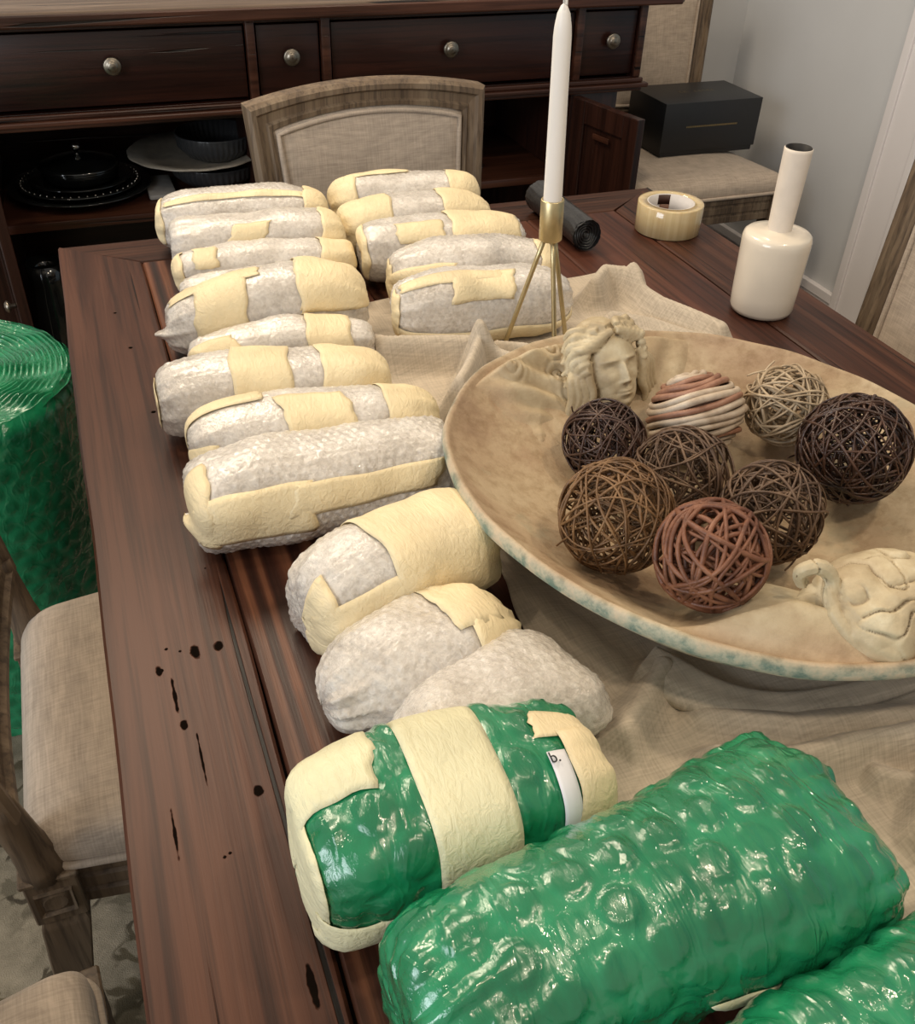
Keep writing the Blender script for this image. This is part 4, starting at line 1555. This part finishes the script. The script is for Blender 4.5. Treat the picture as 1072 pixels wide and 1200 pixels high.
def cracks(co, no):
    P = co * 100
    Pw = P + np.stack([wn(P, 301, 1.8, 6), wn(P, 302, 1.8, 6), wn(P, 303, 1.8, 6)], -1) * .45
    edge = np.exp(-(wn(Pw * [1, 1, .7], 304, 2.0, 6) / .10) ** 2)
    gate = np.clip(wn(P, 305, .9, 6) * 1.6 + .35, 0, 1)
    gate = np.where(P[:, 0] < -3.6, gate * .45, gate)
    fold = 1 - np.abs(np.tanh(1.6 * wn(P, 307, 1.15, 7)))
    head = np.clip((P[:, 0] + 4.2) / 1.2, 0, 1)
    disp = -.0032 * edge * gate + .0007 * wn(P, 306, 2.6, 8) - .0034 * head * fold ** 3 + .0028 * wn(P, 308, .75, 6)
    return co + no * disp[:, None]


xa, ya, za = Vector((.97, .10, 0)).normalized(), Vector((-.1, .93, .22)).normalized(), Vector((0, -.25, .97)).normalized()
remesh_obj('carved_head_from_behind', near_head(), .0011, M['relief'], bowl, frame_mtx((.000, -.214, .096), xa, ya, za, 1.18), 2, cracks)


# carved drapery and hair that spread over the bowl's inner wall from each head


def bowl_wall(A, s):
    def P(A, s):
        r_ = s * .965
        return np.stack([r_ * (aL * np.cos(A) * LX[0] + aS * np.sin(A) * SX[0]), r_ * (aL * np.cos(A) * LX[1] + aS * np.sin(A) * SX[1]), .017 + (H_ - .020) * np.maximum(s, 0) ** 2.4], -1)
    p0 = P(A, s)
    n_ = np.cross(P(A + .01, s) - p0, P(A, s + .01) - p0)
    n_ /= np.linalg.norm(n_, axis=-1, keepdims=True)
    return p0, np.where(n_[..., 2:3] < 0, -n_, n_)


def wall_relief(name, A0, A1, s0, s1, hfun, n1=150, n2=90):
    uu, vv = np.meshgrid(np.linspace(0, 1, n1), np.linspace(0, 1, n2), indexing='ij')
    A = A0 + (A1 - A0) * uu
    s_ = s0 + (s1 - s0) * vv
    p0, n_ = bowl_wall(A, s_)
    h, mk = hfun(uu, vv, p0)
    V = (p0 + n_ * h[..., None]).reshape(-1, 3)
    o = pydata(name, V, grid_faces(n1, n2).tolist(), M['plaster'], bowl)
    o.data.attributes.new('carved', 'FLOAT', 'POINT').data.foreach_set('value', mk.ravel().astype(np.float32))
    sm = o.modifiers.new('s', 'SOLIDIFY')
    sm.thickness = .003
    sm.offset = 0
    return o


def swirls(p, cs):
    out = np.zeros(p.shape[:-1])
    for (x, y, R, tw) in cs:
        d = np.hypot(p[..., 0] - x, p[..., 1] - y)
        th = np.arctan2(p[..., 1] - y, p[..., 0] - x)
        out += np.exp(-(d / R) ** 2) * (.5 + .5 * np.cos(2 * PI * d / .0085 - tw * th))
    return out


def tresses(u, v, p):
    m = np.clip(np.minimum(np.minimum(u / .15, (1 - u) / .45), np.minimum(v / .45, (1.0 - v) / .06)), 0, 1)
    m = m * m * (3 - 2 * m)
    rg = np.random.default_rng(12)
    q = p.reshape(-1, 3)
    cs = [(q[k, 0], q[k, 1], rg.uniform(.012, .020), rg.choice([-1, 1])) for k in rg.integers(0, u.size, 7)]
    flow = np.sin(17 * v + 6 * np.sin(4 * u + 1) + 2.2 * wn(p, 211, 45, 6))
    return m * (.009 + .006 * wn(p, 212, 45, 7) + .0028 * flow + .0035 * swirls(p, cs) + .0015 * wn(p, 213, 150, 7)) - .004 * (1 - m), m * .8


def drape(u, v, p):
    m = np.clip(np.minimum(np.minimum(u / .2, (1 - u) / .5), np.minimum(v / .35, (1.0 - v) / .06)), 0, 1)
    m = m * m * (3 - 2 * m)
    return m * (.006 + .0022 * np.sin(u * 19 + 2 * np.sin(v * 4)) + .003 * wn(p, 222, 50, 6)) - .004 * (1 - m), m * .5


def shoulder(u, v, p):
    m = np.clip(np.minimum(np.minimum(u / .5, (1 - u) / .15), np.minimum(v / .42, (1.0 - v) / .16)), 0, 1)
    m = m * m * (3 - 2 * m)
    cr = np.exp(-(wn(p, 231, 55, 8) / .10) ** 2) * np.clip(wn(p, 232, 30, 5) * 1.5, 0, 1)
    return m * (.036 + .005 * wn(p, 233, 40, 6) + .0012 * wn(p, 234, 140, 8)) - .0034 * cr * m - .004 * (1 - m), m


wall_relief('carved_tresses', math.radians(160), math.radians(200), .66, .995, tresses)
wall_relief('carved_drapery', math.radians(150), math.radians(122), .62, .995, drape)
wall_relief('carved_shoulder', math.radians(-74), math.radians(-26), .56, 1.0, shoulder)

# ------------------------------------------------------------------ woven balls in the bowl
def ball_strands(R, n, r, seed, inner=.35, wob=.12):
    rg = np.random.default_rng(seed)
    out = []
    for k in range(n):
        ax = rg.normal(size=3); ax /= np.linalg.norm(ax)
        e1 = np.cross(ax, rg.normal(size=3)); e1 /= np.linalg.norm(e1)
        e2 = np.cross(ax, e1)
        off = rg.uniform(-.55, .55) * (1 if k % 3 else .2)
        sc = R * (1 - inner * rg.random() ** 2.2)
        t = np.linspace(0, 2 * PI, 46, endpoint=False)
        rad = math.sqrt(max(.1, 1 - off * off))
        D = rad * (np.cos(t)[:, None] * e1 + np.sin(t)[:, None] * e2) + off * ax
        D = D + wob * (np.sin(2 * t + rg.uniform(0, 6))[:, None] * ax + .5 * np.sin(3 * t + rg.uniform(0, 6))[:, None] * ax)
        D /= np.linalg.norm(D, axis=1)[:, None]
        P = D * (sc + .012 * R * np.sin(5 * t + k))[:, None]
        out.append(tube_geo(P, r * rg.uniform(.7, 1.25), 6, True))
    return out


def ball(label, loc, R, mat, n, r, seed, pieces=False, inner=.35, ends=5):
    root = thing('vine_ball', label, 'ball', (loc[0], loc[1], loc[2]), 0, 'woven decorative balls in the bowl')
    st = ball_strands(R - r, n, r, seed, inner)
    rg = np.random.default_rng(seed + 900)
    if pieces:
        for v, f in st:
            pydata('strand', v, f, mat, root)
    else:
        for _ in range(ends):                                           # loose ends
            d = rg.normal(size=3); d /= np.linalg.norm(d)
            e = np.cross(d, rg.normal(size=3)); e /= np.linalg.norm(e)
            P = [d * R * .9, d * R * .98 + e * R * .3, d * R * 1.0 + e * R * .5]
            st.append(tube_geo(catmull(P, 6), r * .8, 6))
        v, f = join_geo(st)
        o = pydata('strands', v, f, mat, root)
        o['kind'] = 'stuff'
    return root


ball('dark brown vine ball below the carved face, at the left', (.4350, .6940, .8395), .0425, M['v_dark'], 62, .00105, 41)
ball('golden brown fine vine ball nearest the left bowl wall', (.3677, .5500, .8663), .0505, M['v_brown'], 58, .00105, 42)
ball('russet ball of thick vine strands, nearest the viewer', (.3996, .4596, .8871), .0455, M['v_red'], 36, .00195, 43, True, .30)
ball('grey-brown vine ball in the middle with star-crossed strands', (.4767, .6141, .8408), .0495, M['v_tan'], 46, .00105, 44)
ball('grey-brown vine ball right of centre, beside the russet one', (.5133, .5268, .8527), .0475, M['v_tan'], 52, .00110, 45)
ball('chocolate glossy vine ball at the far right', (.6321, .5700, .8682), .0535, M['v_choc'], 74, .00115, 46, inner=.25)
ball('cream pale vine ball against the far bowl wall', (.6315, .6724, .8583), .0440, M['v_cream'], 46, .00135, 47)
sball = thing('coiled_ball', 'ball coiled from cream and terracotta bands, behind the vine balls', 'ball', (.5433, .6998, .8474), 0, None)
sball.rotation_euler = (-.62, -.12, 0)
rg = np.random.default_rng(17)
nb = 17
for k in range(nb):
    la = -1.35 + 2.7 * k / (nb - 1)
    r0 = .0475 * math.cos(la)
    z0 = .0405 * math.sin(la)
    t = np.linspace(0, 2 * PI, 56, endpoint=False)
    ph = rg.uniform(0, 6.28, 3)
    rr_ = r0 * (1 + .02 * np.sin(2 * t + ph[0]) + .012 * np.sin(5 * t + ph[1]))
    P = np.c_[rr_ * np.cos(t), rr_ * np.sin(t), z0 + .0013 * np.sin(3 * t + ph[2])]
    tube('band', P, .0036 * rg.uniform(.75, 1.15), M['b_red'] if k in (12, 13, 14, 9, 4) else M['b_cream'], sball, 8, True)
lathe('core', [(.001, -.036), (.022, -.030), (.036, -.015), (.040, 0), (.036, .015), (.022, .030), (.001, .036)], M['b_red'], sball, 30)

# ------------------------------------------------------------------ small things on the table
# packing tape roll
tr = thing('tape_roll', 'roll of clear yellowish packing tape lying at the far right of table', 'tape', (.914, 1.36, TZ + .0006))
lathe('wound_tape', [(.0405, 0), (.054, 0), (.0552, .001), (.0552, .047), (.054, .048), (.0405, .048), (.0405, 0)], M['film'], tr, 64)
co_ = lathe('core', [(.0400, 0), (.0400, .0475), (.0375, .0475), (.0375, 0), (.0400, 0)], M['card_core'], tr, 64)
for (a0, a1, z0, z1, mt) in ((1.05, 1.62, .030, .0465, 'label_dark'), (1.05, 1.50, .012, .030, 'label_brown')):
    aa = np.linspace(a0, a1, 12)
    V = [(.0372 * math.cos(a), .0372 * math.sin(a), z) for z in (z0, z1) for a in aa]
    o = pydata('printed_label', V, grid_faces(2, 12).tolist(), M[mt], co_)
    s_ = o.modifiers.new('s', 'SOLIDIFY'); s_.thickness = .0003

# bottle vase
bt = thing('bottle_vase', 'cream bottle-shaped vase with a tall neck and dark mouth', 'vase', (.884, 1.043, TZ + .0006))
lathe('vase_body', [(.001, .001), (.036, .0), (.042, .002), (.0445, .008), (.0455, .03), (.0475, .100), (.0475, .108), (.0462, .1135), (.043, .1165), (.032, .1185), (.020, .1195), (.017, .121), (.001, .1212)], M['cream_glaze'], bt, 64)
nk = lathe('neck', [(.0165, .1195), (.0165, .124), (.0178, .17), (.0188, .226), (.0188, .2295), (.0175, .2305), (.0158, .2300), (.015, .205), (.0145, .16), (.001, .158)], M['cream_matte'], bt, 48)
lathe('dark_mouth', [(.0178, .2302), (.0170, .2312), (.0156, .2306), (.0146, .205), (.014, .165), (.001, .163)], M['black'], bt, 48)

# brass candle stand and taper candle
base = Vector((.505, .990, 0))
tilt = Vector((-.036, .0, 1)).normalized()
stand = thing('candle_stand', 'slim brass three-legged candle stand beside the bowl', 'candle holder', (base.x, base.y, TZ))
c0 = Vector((0, 0, .168))
cup0 = c0
q = tilt.to_track_quat('Z', 'Y').to_matrix()


def place(V):
    return [tuple(q @ Vector(v) + cup0) for v in V]


V, F = lathe_geo([(.001, 0), (.0128, 0), (.0138, .001), (.0138, .048), (.0130, .049), (.0118, .0485), (.0118, .012), (.001, .012)], 32)
pydata('cup', place(V), F, M['brass'], stand)
for (fx, fy, fz) in ((.465, 1.020, .010), (.510, .954, .010), (.545, .990, .010)):
    P0 = c0 + Vector(((fx - base.x) * .12, (fy - base.y) * .12, .004))
    P1 = Vector((fx - base.x, fy - base.y, fz))
    tube('leg', [P0.lerp(P1, t) for t in np.linspace(0, 1, 6)], .0030, M['brass'], stand, 10)
cd = thing('taper_candle', 'tall white taper candle with a bent wick in the brass stand', 'candle', (base.x, base.y, TZ))
V, F = lathe_geo([(.001, .0125), (.0108, .0125), (.0112, .02), (.0106, .09), (.0100, .17), (.0098, .222), (.0090, .232), (.0068, .244), (.0034, .251), (.001, .253)], 32)
pydata('wax_body', place(V), F, M['wax'], cd)
P = place([(0, 0, .251), (0, 0, .257), (.003, 0, .261), (.007, -.001, .259), (.0095, -.002, .253)])
tube('wick', catmull(P, 6), .0014, plain('white_cotton', (.6, .57, .52), .8), cd, 8)

# roll of black bags
A3_, B3_ = np.array([.7346, 1.500, TZ + .0255]), np.array([.7362, 1.316, TZ + .0255])
rb_ = thing('bag_roll', 'roll of black plastic bags lying behind the candle stand', 'bag roll', (.7354, 1.408, TZ + .0008))
n_t, n_a = 70, 90
t = np.linspace(0, 1, n_t)
a = np.linspace(0, 2 * PI, n_a, endpoint=False)
TT, AA = np.meshgrid(t, a, indexing='ij')
y = (.5 - TT) * .19
PPn = np.stack([np.cos(AA) * .025, y, np.sin(AA) * .025], -1)
rad = .0243 + .0016 * wn(PPn, 401, 50, 8) + .0006 * np.sin(AA * 3 + TT * 4) + .001 * np.abs(np.sin(AA * 9 + 4 * wn(PPn, 402, 40, 6))) * np.clip(np.abs(TT - .5) * 4 - 1.2, 0, 1)
# flap edge of the last bag
rad = rad + .0018 * (np.mod(AA + 4.4, 2 * PI) / (2 * PI))
z = .0252 + rad * np.sin(AA)
V = np.stack([rad * np.cos(AA), y, np.maximum(z, .0002)], -1).reshape(-1, 3)
pydata('outer_bag', V, grid_faces(n_t, n_a, True).tolist(), M['bag'], rb_)
for sgn, yy in ((1, .0948), (-1, -.0948)):
    rr_ = np.linspace(.003, .0245, 34)
    R3, A3 = np.meshgrid(rr_, a, indexing='ij')
    PPn = np.stack([R3 * np.cos(A3), R3 * 0, R3 * np.sin(A3)], -1)
    yv_ = yy + sgn * (.0035 * wn(PPn, 403 + sgn, 180, 8) + .002 * np.sin(R3 / .0022 * PI - A3)) - sgn * .004
    V = np.stack([R3 * np.cos(A3), yv_, .0252 + R3 * np.sin(A3)], -1).reshape(-1, 3)
    F = grid_faces(34, n_a, True).tolist()
    F.append(list(range(n_a)))
    pydata('crumpled_end', V, F, M['bag'], rb_)
